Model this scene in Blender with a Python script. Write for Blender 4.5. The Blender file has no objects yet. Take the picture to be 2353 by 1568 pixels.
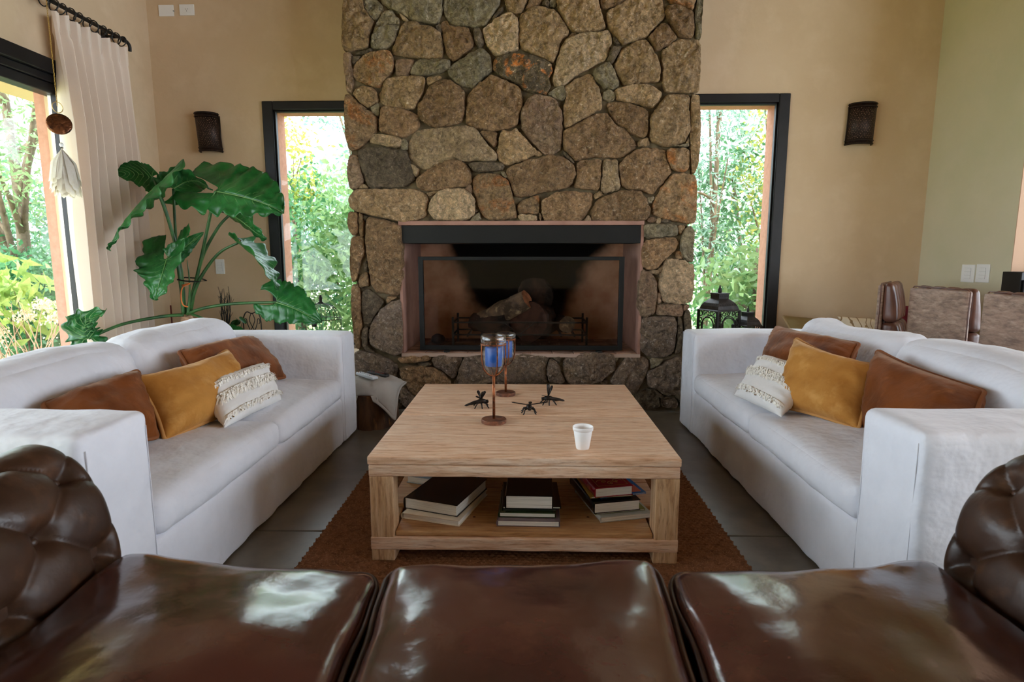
import bpy, bmesh, math, random
import numpy as np
from mathutils import Vector, Matrix, noise as mnoise

random.seed(7)
rng = np.random.default_rng(7)
SC = bpy.context.scene
COL = SC.collection

# ------------------------------------------------------------------ camera, sky, sun, exposure
F_PX, CX, CY, H = 1350.0, 1176.5, 784.0, 1.12          # focal length in pixels of a 2353 x 1568 frame, eye height
PITCH = math.atan(194 / F_PX)
YAW = math.atan(34 * math.cos(PITCH) / F_PX)
FW = np.array([-math.sin(YAW) * math.cos(PITCH), math.cos(YAW) * math.cos(PITCH), -math.sin(PITCH)])
RT = np.array([math.cos(YAW), math.sin(YAW), 0.0])
UP = np.cross(RT, FW)
EYE = np.array([0.0, 0.0, H])
cam = bpy.data.cameras.new('camera')
cam.sensor_width = 36.0
cam.lens = 36.0 * F_PX / 2353.0
cam.clip_start = 0.05
cam.dof.use_dof = True
cam.dof.focus_distance = 3.0
cam.dof.aperture_fstop = 5.0
camo = bpy.data.objects.new('camera', cam)
COL.objects.link(camo)
camo.matrix_world = Matrix(((RT[0], UP[0], -FW[0], 0), (RT[1], UP[1], -FW[1], 0), (RT[2], UP[2], -FW[2], H), (0, 0, 0, 1)))
SC.camera = camo

world = bpy.data.worlds.new('sky')
SC.world = world
world.use_nodes = True
wn = world.node_tree.nodes
bg = wn['Background']
bg.inputs[0].default_value = (0.80, 0.90, 1.0, 1)
bg.inputs[1].default_value = 4.2

sun = bpy.data.lights.new('sun', 'SUN')
sun.energy = 6.0
sun.angle = 0.02
sun.color = (1.0, 0.93, 0.82)
suno = bpy.data.objects.new('sun', sun)
COL.objects.link(suno)
suno.location = (2, -6, 12)
suno.rotation_euler = Vector((-0.25, 0.55, -1.0)).to_track_quat('-Z', 'Y').to_euler()

SC.view_settings.view_transform = 'Standard'
SC.view_settings.look = 'None'
SC.view_settings.exposure = 1.02
SC.view_settings.gamma = 1.0
SC.view_settings.use_curve_mapping = False
SC.cycles.max_bounces = 10
SC.cycles.diffuse_bounces = 6
SC.cycles.transparent_max_bounces = 16
SC.cycles.sample_clamp_indirect = 6.0
SC.cycles.caustics_reflective = False
SC.cycles.caustics_refractive = False

# ------------------------------------------------------------------ survey helpers: sight line of a measured image point met with a real plane
def sight(x, y):
    return F_PX * FW + (x - CX) * RT - (y - CY) * UP

def on(x, y, ax, v):
    d = sight(x, y)
    return EYE + (v - EYE[ax]) / d[ax] * d

def atY(x, y, v): return Vector(on(x, y, 1, v))
def atX(x, y, v): return Vector(on(x, y, 0, v))
def atZ(x, y, v): return Vector(on(x, y, 2, v))

# ------------------------------------------------------------------ object helpers
def mesh(name, vs, fs, mat=None, parent=None, smooth=False, props=None):
    me = bpy.data.meshes.new(name)
    me.from_pydata([tuple(v) for v in vs], [], fs)
    if smooth:
        me.polygons.foreach_set('use_smooth', [True] * len(me.polygons))
    me.update()
    o = bpy.data.objects.new(name, me)
    COL.objects.link(o)
    mats = mat if isinstance(mat, (list, tuple)) else [mat]
    for m in mats:
        if m: me.materials.append(m)
    if parent is not None: adopt(o, parent)
    if props:
        for k, v in props.items(): o[k] = v
    return o

def adopt(o, p):
    o.parent = p
    if p.type == 'EMPTY':
        o.matrix_parent_inverse = Matrix.Translation(-p.location)
    elif p.parent is not None or True:
        o.matrix_parent_inverse = p.matrix_basis.inverted()

def thing(name, label, cat, loc=(0, 0, 0), group=None):
    o = bpy.data.objects.new(name, None)
    o.empty_display_size = 0.05
    COL.objects.link(o)
    o.location = loc
    o['label'] = label
    o['category'] = cat
    if group: o['group'] = group
    return o

def tag(o, label, cat, group=None):
    o['label'] = label
    o['category'] = cat
    if group: o['group'] = group
    return o

def struct(o):
    o['kind'] = 'structure'
    return o

class MB:
    """collects simple shapes into one mesh"""
    def __init__(s): s.v = []; s.f = []; s.mi = []
    def add(s, vs, fs, mi=0):
        n = len(s.v)
        s.v += [tuple(v) for v in vs]
        s.f += [tuple(i + n for i in f) for f in fs]
        s.mi += [mi] * len(fs)
        return s
    def box(s, x0, x1, y0, y1, z0, z1, mi=0):
        v = [(x0, y0, z0), (x1, y0, z0), (x1, y1, z0), (x0, y1, z0), (x0, y0, z1), (x1, y0, z1), (x1, y1, z1), (x0, y1, z1)]
        return s.add(v, [(0, 3, 2, 1), (4, 5, 6, 7), (0, 1, 5, 4), (1, 2, 6, 5), (2, 3, 7, 6), (3, 0, 4, 7)], mi)
    def tube(s, pts, r, n=8, closed=False, cap=True, mi=0):
        v, f = tube(pts, r, n, closed, cap)
        return s.add(v, f, mi)
    def lathe(s, prof, c=(0, 0, 0), n=24, mi=0, ax=None):
        v, f = lathe(prof, c, n)
        if ax is not None:
            q = Vector((0, 0, 1)).rotation_difference(Vector(ax))
            cc = Vector(c)
            v = [cc + q @ (Vector(p) - cc) for p in v]
        return s.add(v, f, mi)
    def ball(s, c, r, n=10, m=7, mi=0):
        rx, ry, rz = r if hasattr(r, '__len__') else (r, r, r)
        v = []; f = []
        for j in range(m + 1):
            t = math.pi * j / m
            for i in range(n):
                a = 2 * math.pi * i / n
                v.append((c[0] + rx * math.sin(t) * math.cos(a), c[1] + ry * math.sin(t) * math.sin(a), c[2] + rz * math.cos(t)))
        for j in range(m):
            for i in range(n):
                f.append((j * n + i, (j + 1) * n + i, (j + 1) * n + (i + 1) % n, j * n + (i + 1) % n))
        return s.add(v, f, mi)
    def build(s, name, mat=None, parent=None, smooth=False, bevel=0, seg=2, props=None):
        o = mesh(name, s.v, s.f, mat, parent, smooth, props)
        if any(s.mi): o.data.polygons.foreach_set('material_index', s.mi)
        if bevel:
            m = o.modifiers.new('bevel', 'BEVEL')
            m.width = bevel; m.segments = seg; m.limit_method = 'ANGLE'; m.angle_limit = 0.6
        return o

def tube(pts, r, n=8, closed=False, cap=True):
    P = [Vector(p) for p in pts]
    m = len(P)
    rs = r if hasattr(r, '__len__') else [r] * m
    v = []; f = []
    prev = None
    for i in range(m):
        a = P[i - 1] if (i > 0 or closed) else P[i]
        b = P[(i + 1) % m] if (i < m - 1 or closed) else P[i]
        t = (b - a)
        t = t.normalized() if t.length > 1e-9 else Vector((0, 0, 1))
        if prev is None:
            ref = Vector((0, 0, 1)) if abs(t.z) < 0.9 else Vector((1, 0, 0))
            u = t.cross(ref).normalized()
        else:
            u = (prev - t * prev.dot(t))
            u = u.normalized() if u.length > 1e-6 else t.orthogonal().normalized()
        prev = u
        w = t.cross(u)
        for k in range(n):
            an = 2 * math.pi * k / n
            v.append(P[i] + (u * math.cos(an) + w * math.sin(an)) * rs[i])
    seg = m if closed else m - 1
    for i in range(seg):
        j = (i + 1) % m
        for k in range(n):
            k2 = (k + 1) % n
            f.append((i * n + k, i * n + k2, j * n + k2, j * n + k))
    if cap and not closed:
        f.append(tuple(range(n - 1, -1, -1)))
        f.append(tuple((m - 1) * n + k for k in range(n)))
    return v, f

def lathe(prof, c=(0, 0, 0), n=24):
    v = []; f = []
    for (r, z) in prof:
        for k in range(n):
            a = 2 * math.pi * k / n
            v.append((c[0] + r * math.cos(a), c[1] + r * math.sin(a), c[2] + z))
    for j in range(len(prof) - 1):
        for k in range(n):
            k2 = (k + 1) % n
            f.append((j * n + k, j * n + k2, (j + 1) * n + k2, (j + 1) * n + k))
    if prof[0][0] > 1e-6: f.append(tuple(range(n - 1, -1, -1)))
    if prof[-1][0] > 1e-6: f.append(tuple((len(prof) - 1) * n + k for k in range(n)))
    return v, f

def spline(pts, n=8, closed=False):
    """Catmull-Rom through the points"""
    P = [Vector(p) for p in pts]
    m = len(P)
    out = []
    for i in range(m if closed else m - 1):
        if closed: a, b, c, d = P[i - 1], P[i], P[(i + 1) % m], P[(i + 2) % m]
        else: a, b, c, d = P[max(i - 1, 0)], P[i], P[i + 1], P[min(i + 2, m - 1)]
        for k in range(n):
            t = k / n
            out.append(0.5 * ((2 * b) + (c - a) * t + (2 * a - 5 * b + 4 * c - d) * t * t + (3 * b - a - 3 * c + d) * t ** 3))
    if not closed: out.append(P[-1])
    return out

def nz(p, s, off=0.0):
    return mnoise.noise(Vector((p[0] * s + off, p[1] * s + off * 1.7, p[2] * s - off)))

def rbox(x0, x1, y0, y1, z0, z1, r, n=(8, 8, 8), bulge=(0, 0, 0), wr=0.0, ws=6.0, off=0.0, xf=None):
    """soft upholstered block: rounded box with crowned faces and wrinkles; returns verts, faces"""
    c = Vector(((x0 + x1) / 2, (y0 + y1) / 2, (z0 + z1) / 2))
    h = Vector(((x1 - x0) / 2, (y1 - y0) / 2, (z1 - z0) / 2))
    def samples(hh, k):
        rr = min(r, hh * 0.98)
        ed = [hh - rr * (1 - math.sin(a)) for a in (0.0, 0.5, 1.0)] + [hh - rr * 0.03, hh]
        inner = hh - rr
        mid = [-inner + 2 * inner * i / k for i in range(1, k)] if inner > 1e-4 else [0.0]
        return [-e for e in reversed(ed)] + mid + ed
    S = [samples(h[i], max(2, n[i])) for i in range(3)]
    vid = {}; V = []; Fc = []
    def put(p):
        key = tuple(round(q, 6) for q in p)
        if key not in vid:
            vid[key] = len(V)
            V.append(Vector(p))
        return vid[key]
    for ax in range(3):
        b, d = (ax + 1) % 3, (ax + 2) % 3
        for sg in (-1, 1):
            for i in range(len(S[b]) - 1):
                for j in range(len(S[d]) - 1):
                    q = []
                    for (ii, jj) in ((i, j), (i + 1, j), (i + 1, j + 1), (i, j + 1)):
                        p = [0, 0, 0]
                        p[ax] = sg * h[ax]; p[b] = S[b][ii]; p[d] = S[d][jj]
                        q.append(put(p))
                    Fc.append(tuple(q) if sg > 0 else tuple(reversed(q)))
    out = []
    for p in V:
        inn = Vector((max(-h.x + r, min(h.x - r, p.x)) if h.x > r else 0, max(-h.y + r, min(h.y - r, p.y)) if h.y > r else 0, max(-h.z + r, min(h.z - r, p.z)) if h.z > r else 0))
        d = p - inn
        q = inn + d.normalized() * r if d.length > 1e-9 else p.copy()
        u = Vector((p.x / h.x, p.y / h.y, p.z / h.z))
        ex = bulge[0] * (1 - u.y ** 2) * (1 - u.z ** 2) * (u.x)
        ey = bulge[1] * (1 - u.x ** 2) * (1 - u.z ** 2) * (u.y)
        ez = bulge[2] * (1 - u.x ** 2) * (1 - u.y ** 2) * (u.z)
        q = q + Vector((ex, ey, ez))
        w = q + c
        if wr:
            dn = d.normalized() if d.length > 1e-9 else Vector((0, 0, 1))
            k = nz(w, ws, off) + 0.5 * nz(w, ws * 2.3, off + 5)
            w = w + dn * wr * k
        if xf: w = xf(w)
        out.append(w)
    return out, Fc

# ------------------------------------------------------------------ materials
def new_mat(name):
    m = bpy.data.materials.new(name)
    m.use_nodes = True
    return m, m.node_tree.nodes, m.node_tree.links, m.node_tree.nodes['Principled BSDF']

def srgb(r, g, b):
    def l(c):
        c /= 255.0
        return c / 12.92 if c <= 0.04045 else ((c + 0.055) / 1.055) ** 2.4
    return (l(r), l(g), l(b), 1.0)

def M(name, col, rough=0.5, metal=0.0, var=None, bump=None, spec=0.5, sheen=0.0, coat=0.0, rvar=None, stretch=(1, 1, 1), obj_var=0.0, wave=None, sheen_tint=None):
    """principled colour; var = (second colour, noise scale, detail, low, high); bump = [(strength, scale, detail), ...]"""
    m, N, L, P = new_mat(name)
    P.inputs['Base Color'].default_value = col
    P.inputs['Roughness'].default_value = rough
    P.inputs['Metallic'].default_value = metal
    P.inputs['Specular IOR Level'].default_value = spec
    if sheen:
        P.inputs['Sheen Weight'].default_value = sheen
        P.inputs['Sheen Roughness'].default_value = 0.4
        if sheen_tint: P.inputs['Sheen Tint'].default_value = sheen_tint
    if coat:
        P.inputs['Coat Weight'].default_value = coat
        P.inputs['Coat Roughness'].default_value = 0.15
    tc = N.new('ShaderNodeTexCoord')
    mp = N.new('ShaderNodeMapping')
    mp.inputs['Scale'].default_value = stretch
    L.new(tc.outputs['Object'], mp.inputs['Vector'])
    src = None
    if var:
        vs = var if isinstance(var, list) else [var]
        cur = None
        for (c2, sc, det, lo, hi) in vs:
            nt = N.new('ShaderNodeTexNoise')
            nt.inputs['Scale'].default_value = sc
            nt.inputs['Detail'].default_value = det
            nt.inputs['Roughness'].default_value = 0.6
            L.new(mp.outputs[0], nt.inputs['Vector'])
            rp = N.new('ShaderNodeMapRange')
            rp.inputs['From Min'].default_value = lo
            rp.inputs['From Max'].default_value = hi
            L.new(nt.outputs['Fac'], rp.inputs['Value'])
            mx = N.new('ShaderNodeMix')
            mx.data_type = 'RGBA'
            L.new(rp.outputs[0], mx.inputs['Factor'])
            if cur is None: mx.inputs['A'].default_value = col
            else: L.new(cur, mx.inputs['A'])
            mx.inputs['B'].default_value = c2
            cur = mx.outputs['Result']
        src = cur
    if obj_var:
        oi = N.new('ShaderNodeObjectInfo')
        hs = N.new('ShaderNodeHueSaturation')
        a = N.new('ShaderNodeMapRange')
        a.inputs['To Min'].default_value = 1 - obj_var
        a.inputs['To Max'].default_value = 1 + obj_var
        L.new(oi.outputs['Random'], a.inputs['Value'])
        L.new(a.outputs[0], hs.inputs['Value'])
        if src is None: hs.inputs['Color'].default_value = col
        else: L.new(src, hs.inputs['Color'])
        src = hs.outputs['Color']
    if src is not None: L.new(src, P.inputs['Base Color'])
    if rvar:
        lo, hi, sc = rvar
        nt = N.new('ShaderNodeTexNoise')
        nt.inputs['Scale'].default_value = sc
        nt.inputs['Detail'].default_value = 4
        L.new(mp.outputs[0], nt.inputs['Vector'])
        rp = N.new('ShaderNodeMapRange')
        rp.inputs['From Min'].default_value = 0.3; rp.inputs['From Max'].default_value = 0.7
        rp.inputs['To Min'].default_value = lo; rp.inputs['To Max'].default_value = hi
        L.new(nt.outputs['Fac'], rp.inputs['Value'])
        L.new(rp.outputs[0], P.inputs['Roughness'])
    if bump:
        prev = None
        for (st, sc, det) in bump:
            nt = N.new('ShaderNodeTexNoise')
            nt.inputs['Scale'].default_value = sc
            nt.inputs['Detail'].default_value = det
            L.new(mp.outputs[0], nt.inputs['Vector'])
            bp = N.new('ShaderNodeBump')
            bp.inputs['Strength'].default_value = st
            bp.inputs['Distance'].default_value = 0.3 / sc
            L.new(nt.outputs['Fac'], bp.inputs['Height'])
            if prev is not None: L.new(prev.outputs[0], bp.inputs['Normal'])
            prev = bp
        L.new(prev.outputs[0], P.inputs['Normal'])
    return m

def glass_pane(name, tint=(1, 1, 1, 1), gloss=0.06, rough=0.0):
    m = bpy.data.materials.new(name)
    m.use_nodes = True
    N, L = m.node_tree.nodes, m.node_tree.links
    N.clear()
    out = N.new('ShaderNodeOutputMaterial')
    mx = N.new('ShaderNodeMixShader')
    tr = N.new('ShaderNodeBsdfTransparent')
    tr.inputs[0].default_value = tint
    gl = N.new('ShaderNodeBsdfGlossy')
    gl.inputs['Roughness'].default_value = rough
    fr = N.new('ShaderNodeLayerWeight')
    fr.inputs['Blend'].default_value = 0.5
    pw = N.new('ShaderNodeMath'); pw.operation = 'POWER'; pw.inputs[1].default_value = 4.0
    mt = N.new('ShaderNodeMath'); mt.operation = 'MULTIPLY_ADD'
    mt.inputs[1].default_value = 0.75
    mt.inputs[2].default_value = gloss
    L.new(fr.outputs['Facing'], pw.inputs[0])
    L.new(pw.outputs[0], mt.inputs[0])
    L.new(mt.outputs[0], mx.inputs[0])
    L.new(tr.outputs[0], mx.inputs[1])
    L.new(gl.outputs[0], mx.inputs[2])
    L.new(mx.outputs[0], out.inputs[0])
    return m

def leaf_mat(name, c1, c2, trans=0.35, rough=0.45, scale=3.0, c3=None):
    m = bpy.data.materials.new(name)
    m.use_nodes = True
    N, L = m.node_tree.nodes, m.node_tree.links
    P = N['Principled BSDF']
    out = N['Material Output']
    P.inputs['Roughness'].default_value = rough
    tc = N.new('ShaderNodeTexCoord')
    nt = N.new('ShaderNodeTexNoise')
    nt.inputs['Scale'].default_value = scale
    nt.inputs['Detail'].default_value = 5
    nt.inputs['Roughness'].default_value = 0.75
    L.new(tc.outputs['Object'], nt.inputs['Vector'])
    cr = N.new('ShaderNodeValToRGB')
    cr.color_ramp.elements[0].position = 0.36; cr.color_ramp.elements[0].color = c1
    cr.color_ramp.elements[1].position = 0.62; cr.color_ramp.elements[1].color = c2
    if c3:
        e = cr.color_ramp.elements.new(0.74); e.color = c3
    L.new(nt.outputs['Fac'], cr.inputs[0])
    L.new(cr.outputs[0], P.inputs['Base Color'])
    tl = N.new('ShaderNodeBsdfTranslucent')
    L.new(cr.outputs[0], tl.inputs[0])
    mx = N.new('ShaderNodeMixShader')
    mx.inputs[0].default_value = trans
    L.new(P.outputs[0], mx.inputs[1])
    L.new(tl.outputs[0], mx.inputs[2])
    L.new(mx.outputs[0], out.inputs[0])
    return m

def wood_mat(name, base, dark, pale, axis=0, rough=0.5, sc=1.0):
    """weathered wood, fibres along the given axis"""
    m, N, L, P = new_mat(name)
    P.inputs['Roughness'].default_value = rough
    tc = N.new('ShaderNodeTexCoord')
    mp = N.new('ShaderNodeMapping')
    s = [55.0, 55.0, 55.0]
    s[axis] = 5.0
    mp.inputs['Scale'].default_value = [q * sc for q in s]
    L.new(tc.outputs['Object'], mp.inputs['Vector'])
    n1 = N.new('ShaderNodeTexNoise'); n1.inputs['Scale'].default_value = 1.0; n1.inputs['Detail'].default_value = 7; n1.inputs['Roughness'].default_value = 0.65
    n1.inputs['Distortion'].default_value = 0.6
    L.new(mp.outputs[0], n1.inputs['Vector'])
    n2 = N.new('ShaderNodeTexNoise'); n2.inputs['Scale'].default_value = 2.7; n2.inputs['Detail'].default_value = 6; n2.inputs['Roughness'].default_value = 0.7; n2.inputs['Distortion'].default_value = 0.4
    L.new(mp.outputs[0], n2.inputs['Vector'])
    cr = N.new('ShaderNodeValToRGB')
    cr.color_ramp.elements[0].position = 0.26; cr.color_ramp.elements[0].color = dark
    cr.color_ramp.elements[1].position = 0.64; cr.color_ramp.elements[1].color = pale
    e = cr.color_ramp.elements.new(0.44); e.color = base
    L.new(n1.outputs['Fac'], cr.inputs[0])
    mr = N.new('ShaderNodeMapRange'); mr.inputs['From Min'].default_value = 0.51; mr.inputs['From Max'].default_value = 0.66; mr.inputs['To Max'].default_value = 0.62
    L.new(n2.outputs['Fac'], mr.inputs['Value'])
    mx = N.new('ShaderNodeMix'); mx.data_type = 'RGBA'
    L.new(mr.outputs[0], mx.inputs['Factor'])
    L.new(cr.outputs[0], mx.inputs['A'])
    mx.inputs['B'].default_value = dark
    L.new(mx.outputs['Result'], P.inputs['Base Color'])
    bp = N.new('ShaderNodeBump'); bp.inputs['Strength'].default_value = 0.45; bp.inputs['Distance'].default_value = 0.006
    L.new(n1.outputs['Fac'], bp.inputs['Height'])
    bp2 = N.new('ShaderNodeBump'); bp2.inputs['Strength'].default_value = 0.3; bp2.inputs['Distance'].default_value = 0.003
    L.new(n2.outputs['Fac'], bp2.inputs['Height'])
    L.new(bp.outputs[0], bp2.inputs['Normal'])
    L.new(bp2.outputs[0], P.inputs['Normal'])
    return m

def stone_mat(name, base, second, dark, pale, lo1=0.38, hi1=0.66):
    m, N, L, P = new_mat(name)
    P.inputs['Roughness'].default_value = 0.85
    P.inputs['Specular IOR Level'].default_value = 0.3
    tc = N.new('ShaderNodeTexCoord')
    oi = N.new('ShaderNodeObjectInfo')
    ad = N.new('ShaderNodeVectorMath'); ad.operation = 'MULTIPLY_ADD'
    ad.inputs[1].default_value = (1, 1, 1)
    L.new(tc.outputs['Object'], ad.inputs[0])
    sc = N.new('ShaderNodeVectorMath'); sc.operation = 'SCALE'; sc.inputs[0].default_value = (13, 7, 5)
    L.new(oi.outputs['Random'], sc.inputs['Scale'])
    L.new(sc.outputs[0], ad.inputs[2])
    def noise_fac(s, d, lo, hi, dist=0.0, rough=0.6):
        n = N.new('ShaderNodeTexNoise'); n.inputs['Scale'].default_value = s; n.inputs['Detail'].default_value = d
        n.inputs['Distortion'].default_value = dist; n.inputs['Roughness'].default_value = rough
        L.new(ad.outputs[0], n.inputs['Vector'])
        r = N.new('ShaderNodeMapRange'); r.inputs['From Min'].default_value = lo; r.inputs['From Max'].default_value = hi
        L.new(n.outputs['Fac'], r.inputs['Value'])
        return r.outputs[0], n.outputs['Fac']
    def mix(a, b, f):
        x = N.new('ShaderNodeMix'); x.data_type = 'RGBA'
        for k, q in (('A', a), ('B', b)):
            if isinstance(q, tuple): x.inputs[k].default_value = q
            else: L.new(q, x.inputs[k])
        L.new(f, x.inputs['Factor'])
        return x.outputs['Result']
    f1, _ = noise_fac(7, 5, lo1, hi1, 0.8)
    f2, n2 = noise_fac(13, 9, 0.52, 0.74, 1.0, 0.75)
    f3, _ = noise_fac(48, 5, 0.57, 0.68, 0.5, 0.7)
    f4, n4 = noise_fac(60, 6, 0.3, 0.7)
    c = mix(base, second, f1)
    c = mix(c, dark, f2)
    c = mix(c, pale, f3)
    hs = N.new('ShaderNodeHueSaturation')
    mr = N.new('ShaderNodeMapRange'); mr.inputs['To Min'].default_value = 0.82; mr.inputs['To Max'].default_value = 1.18
    L.new(oi.outputs['Random'], mr.inputs['Value'])
    f5, n5 = noise_fac(30, 10, 0.38, 0.62, 0.8, 0.8)
    vr = N.new('ShaderNodeMapRange'); vr.inputs['To Min'].default_value = 0.6; vr.inputs['To Max'].default_value = 1.95
    L.new(f5, vr.inputs['Value'])
    mu = N.new('ShaderNodeMath'); mu.operation = 'MULTIPLY'
    L.new(mr.outputs[0], mu.inputs[0]); L.new(vr.outputs[0], mu.inputs[1])
    L.new(mu.outputs[0], hs.inputs['Value'])
    L.new(c, hs.inputs['Color'])
    L.new(hs.outputs['Color'], P.inputs['Base Color'])
    b1 = N.new('ShaderNodeBump'); b1.inputs['Strength'].default_value = 1.0; b1.inputs['Distance'].default_value = 0.05
    L.new(n2, b1.inputs['Height'])
    b2 = N.new('ShaderNodeBump'); b2.inputs['Strength'].default_value = 0.8; b2.inputs['Distance'].default_value = 0.02
    L.new(n4, b2.inputs['Height'])
    L.new(b1.outputs[0], b2.inputs['Normal'])
    L.new(b2.outputs[0], P.inputs['Normal'])
    return m

PLASTER = M('tan_plaster', srgb(214, 189, 156), 0.9, var=[(srgb(208, 182, 148), 2.2, 4, 0.4, 0.7), (srgb(219, 195, 163), 5, 3, 0.5, 0.75)], bump=[(0.12, 40, 4), (0.1, 6, 3)], spec=0.2)
PLASTER_G = M('green_lit_plaster', srgb(210, 201, 172), 0.9, var=(srgb(202, 196, 164), 2.2, 4, 0.4, 0.7), bump=[(0.12, 40, 4), (0.1, 6, 3)], spec=0.2)  # green light reflected from the garden is painted into this plaster colour
PINK = M('terracotta_render', srgb(206, 152, 130), 0.95, var=(srgb(192, 138, 116), 30, 4, 0.4, 0.7), bump=[(0.3, 120, 3)], spec=0.1)
CEIL = M('ceiling_boards', srgb(128, 96, 66), 0.8)
BLACK = M('black_aluminium', srgb(11, 11, 14), 0.4, var=(srgb(18, 18, 22), 8, 2, 0.4, 0.6), spec=0.35)
IRON = M('black_iron', srgb(20, 19, 19), 0.5, bump=[(0.2, 60, 3)])
STEEL = M('blackened_steel', srgb(10, 11, 11), 0.55, var=(srgb(17, 18, 17), 5, 4, 0.4, 0.7), spec=0.3)
GLASS = glass_pane('window_glass', (0.97, 0.985, 0.98, 1), 0.03)
WHITE_PLASTIC = M('white_plastic', srgb(238, 238, 235), 0.35)
GREY_LINE = M('switch_gap', srgb(150, 150, 148), 0.5)
LINEN = M('white_slipcover', srgb(228, 229, 236), 0.92, var=(srgb(220, 221, 228), 5, 4, 0.4, 0.7), bump=[(0.35, 4.5, 4), (0.22, 18, 3), (0.25, 420, 1)], spec=0.15, sheen=0.15)
LEATHER = M('brown_leather', srgb(84, 47, 40), 0.3, var=[(srgb(58, 32, 28), 4, 6, 0.4, 0.7), (srgb(98, 60, 46), 9, 8, 0.58, 0.75), (srgb(124, 80, 60), 40, 6, 0.68, 0.8)], bump=[(0.26, 4.5, 2), (0.085, 20, 5), (0.04, 250, 2)], rvar=(0.11, 0.22, 7), spec=0.6, coat=0.5)
LEATHER_D = M('dark_tufted_leather', srgb(62, 40, 27), 0.34, var=[(srgb(42, 26, 18), 5, 5, 0.4, 0.7), (srgb(88, 58, 38), 12, 7, 0.55, 0.75)], bump=[(0.2, 16, 6), (0.05, 250, 2)], rvar=(0.34, 0.5, 8), spec=0.42)
PIPE_L = M('leather_piping', srgb(56, 33, 25), 0.38, var=(srgb(84, 52, 38), 20, 4, 0.45, 0.7))
CHAIR_L = M('distressed_leather', srgb(148, 120, 102), 0.55, var=[(srgb(112, 88, 74), 7, 7, 0.4, 0.65), (srgb(176, 150, 130), 5, 8, 0.5, 0.75)], bump=[(0.2, 12, 5)], stretch=(2.5, 2.5, 9), spec=0.4)
CHAIR_T = M('chestnut_leather', srgb(104, 66, 50), 0.33, var=(srgb(76, 46, 36), 8, 5, 0.4, 0.65), bump=[(0.12, 25, 4)])
TAN_V = M('mustard_velvet', srgb(190, 134, 66), 0.75, var=[(srgb(164, 108, 46), 6, 5, 0.40, 0.68), (srgb(212, 160, 92), 10, 4, 0.54, 0.80)], bump=[(0.3, 9, 4)], spec=0.1, sheen=0.3, sheen_tint=(1, 0.85, 0.6, 1))
RUST_V = M('rust_velvet', srgb(124, 68, 30), 0.8, var=[(srgb(92, 47, 19), 5, 5, 0.42, 0.68), (srgb(148, 88, 44), 12, 4, 0.56, 0.78)], bump=[(0.25, 9, 4)], spec=0.1, sheen=0.22, sheen_tint=(1, 0.8, 0.6, 1))
PIPE_T = M('mustard_piping', srgb(186, 134, 74), 0.8)
PIPE_R = M('rust_piping', srgb(128, 74, 36), 0.8)
COTTON = M('ivory_cotton', srgb(232, 230, 228), 0.9, bump=[(0.2, 14, 3), (0.1, 300, 1)], spec=0.1)
FRINGE = M('ivory_fringe', srgb(252, 248, 240), 0.95, spec=0.05)
BRASS = M('brass_sequin', srgb(178, 140, 70), 0.25, metal=1.0)
CURTAIN = M('cream_curtain', srgb(236, 219, 202), 0.9, bump=[(0.12, 300, 1)], spec=0.1)
_cn = CURTAIN.node_tree
_tl = _cn.nodes.new('ShaderNodeBsdfTranslucent'); _tl.inputs[0].default_value = srgb(240, 222, 196)
_mx = _cn.nodes.new('ShaderNodeMixShader'); _mx.inputs[0].default_value = 0.12
_cn.links.new(_cn.nodes['Principled BSDF'].outputs[0], _mx.inputs[1]); _cn.links.new(_tl.outputs[0], _mx.inputs[2])
_cn.links.new(_mx.outputs[0], _cn.nodes['Material Output'].inputs[0])
CONCRETE = M('polished_concrete', srgb(118, 110, 96), 0.32, var=[(srgb(92, 86, 74), 2.2, 6, 0.4, 0.66), (srgb(128, 119, 102), 6, 6, 0.45, 0.8)], bump=[(0.03, 30, 4)], spec=0.5)
GROUT = M('floor_joint', srgb(60, 56, 50), 0.9)
JUTE = M('brown_jute', srgb(132, 92, 66), 0.95, var=[(srgb(108, 72, 50), 40, 3, 0.4, 0.62), (srgb(156, 114, 84), 160, 2, 0.5, 0.7)], spec=0.08)
OAK_X = wood_mat('washed_oak', srgb(232, 190, 154), srgb(172, 118, 80), srgb(246, 220, 194), 0)
OAK_Y = wood_mat('washed_oak_depthwise', srgb(200, 160, 118), srgb(146, 100, 62), srgb(220, 188, 150), 1)
OAK_Z = wood_mat('washed_oak_upright', srgb(206, 164, 120), srgb(136, 92, 56), srgb(226, 192, 152), 2)
OAK_S = wood_mat('honey_oak', srgb(186, 136, 86), srgb(132, 86, 48), srgb(206, 162, 112), 0)
COPPER = M('aged_copper', srgb(150, 88, 54), 0.42, metal=0.75, var=[(srgb(60, 38, 28), 40, 5, 0.45, 0.65), (srgb(186, 112, 66), 25, 3, 0.55, 0.75)])
BASEWOOD = M('copper_base', srgb(134, 88, 66), 0.5, metal=0.35, var=[(srgb(80, 54, 44), 18, 5, 0.42, 0.66), (srgb(162, 106, 78), 40, 3, 0.55, 0.7)])
WAX = M('blue_wax', srgb(38, 96, 178), 0.35, spec=0.5)
WAX.node_tree.nodes['Principled BSDF'].inputs['Subsurface Weight'].default_value = 0.15
WAX.node_tree.nodes['Principled BSDF'].inputs['Subsurface Radius'].default_value = (0.01, 0.02, 0.03)
CLEAR = glass_pane('clear_glass', (0.97, 0.98, 0.98, 1), 0.06)
SMOKED = glass_pane('fire_screen_glass', (0.80, 0.78, 0.75, 1), 0.012)
FOAM = M('white_foam', srgb(244, 244, 244), 0.6)
BRONZE = M('dark_bronze', srgb(48, 40, 36), 0.42, metal=0.6, var=(srgb(30, 26, 24), 60, 3, 0.4, 0.6))
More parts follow.
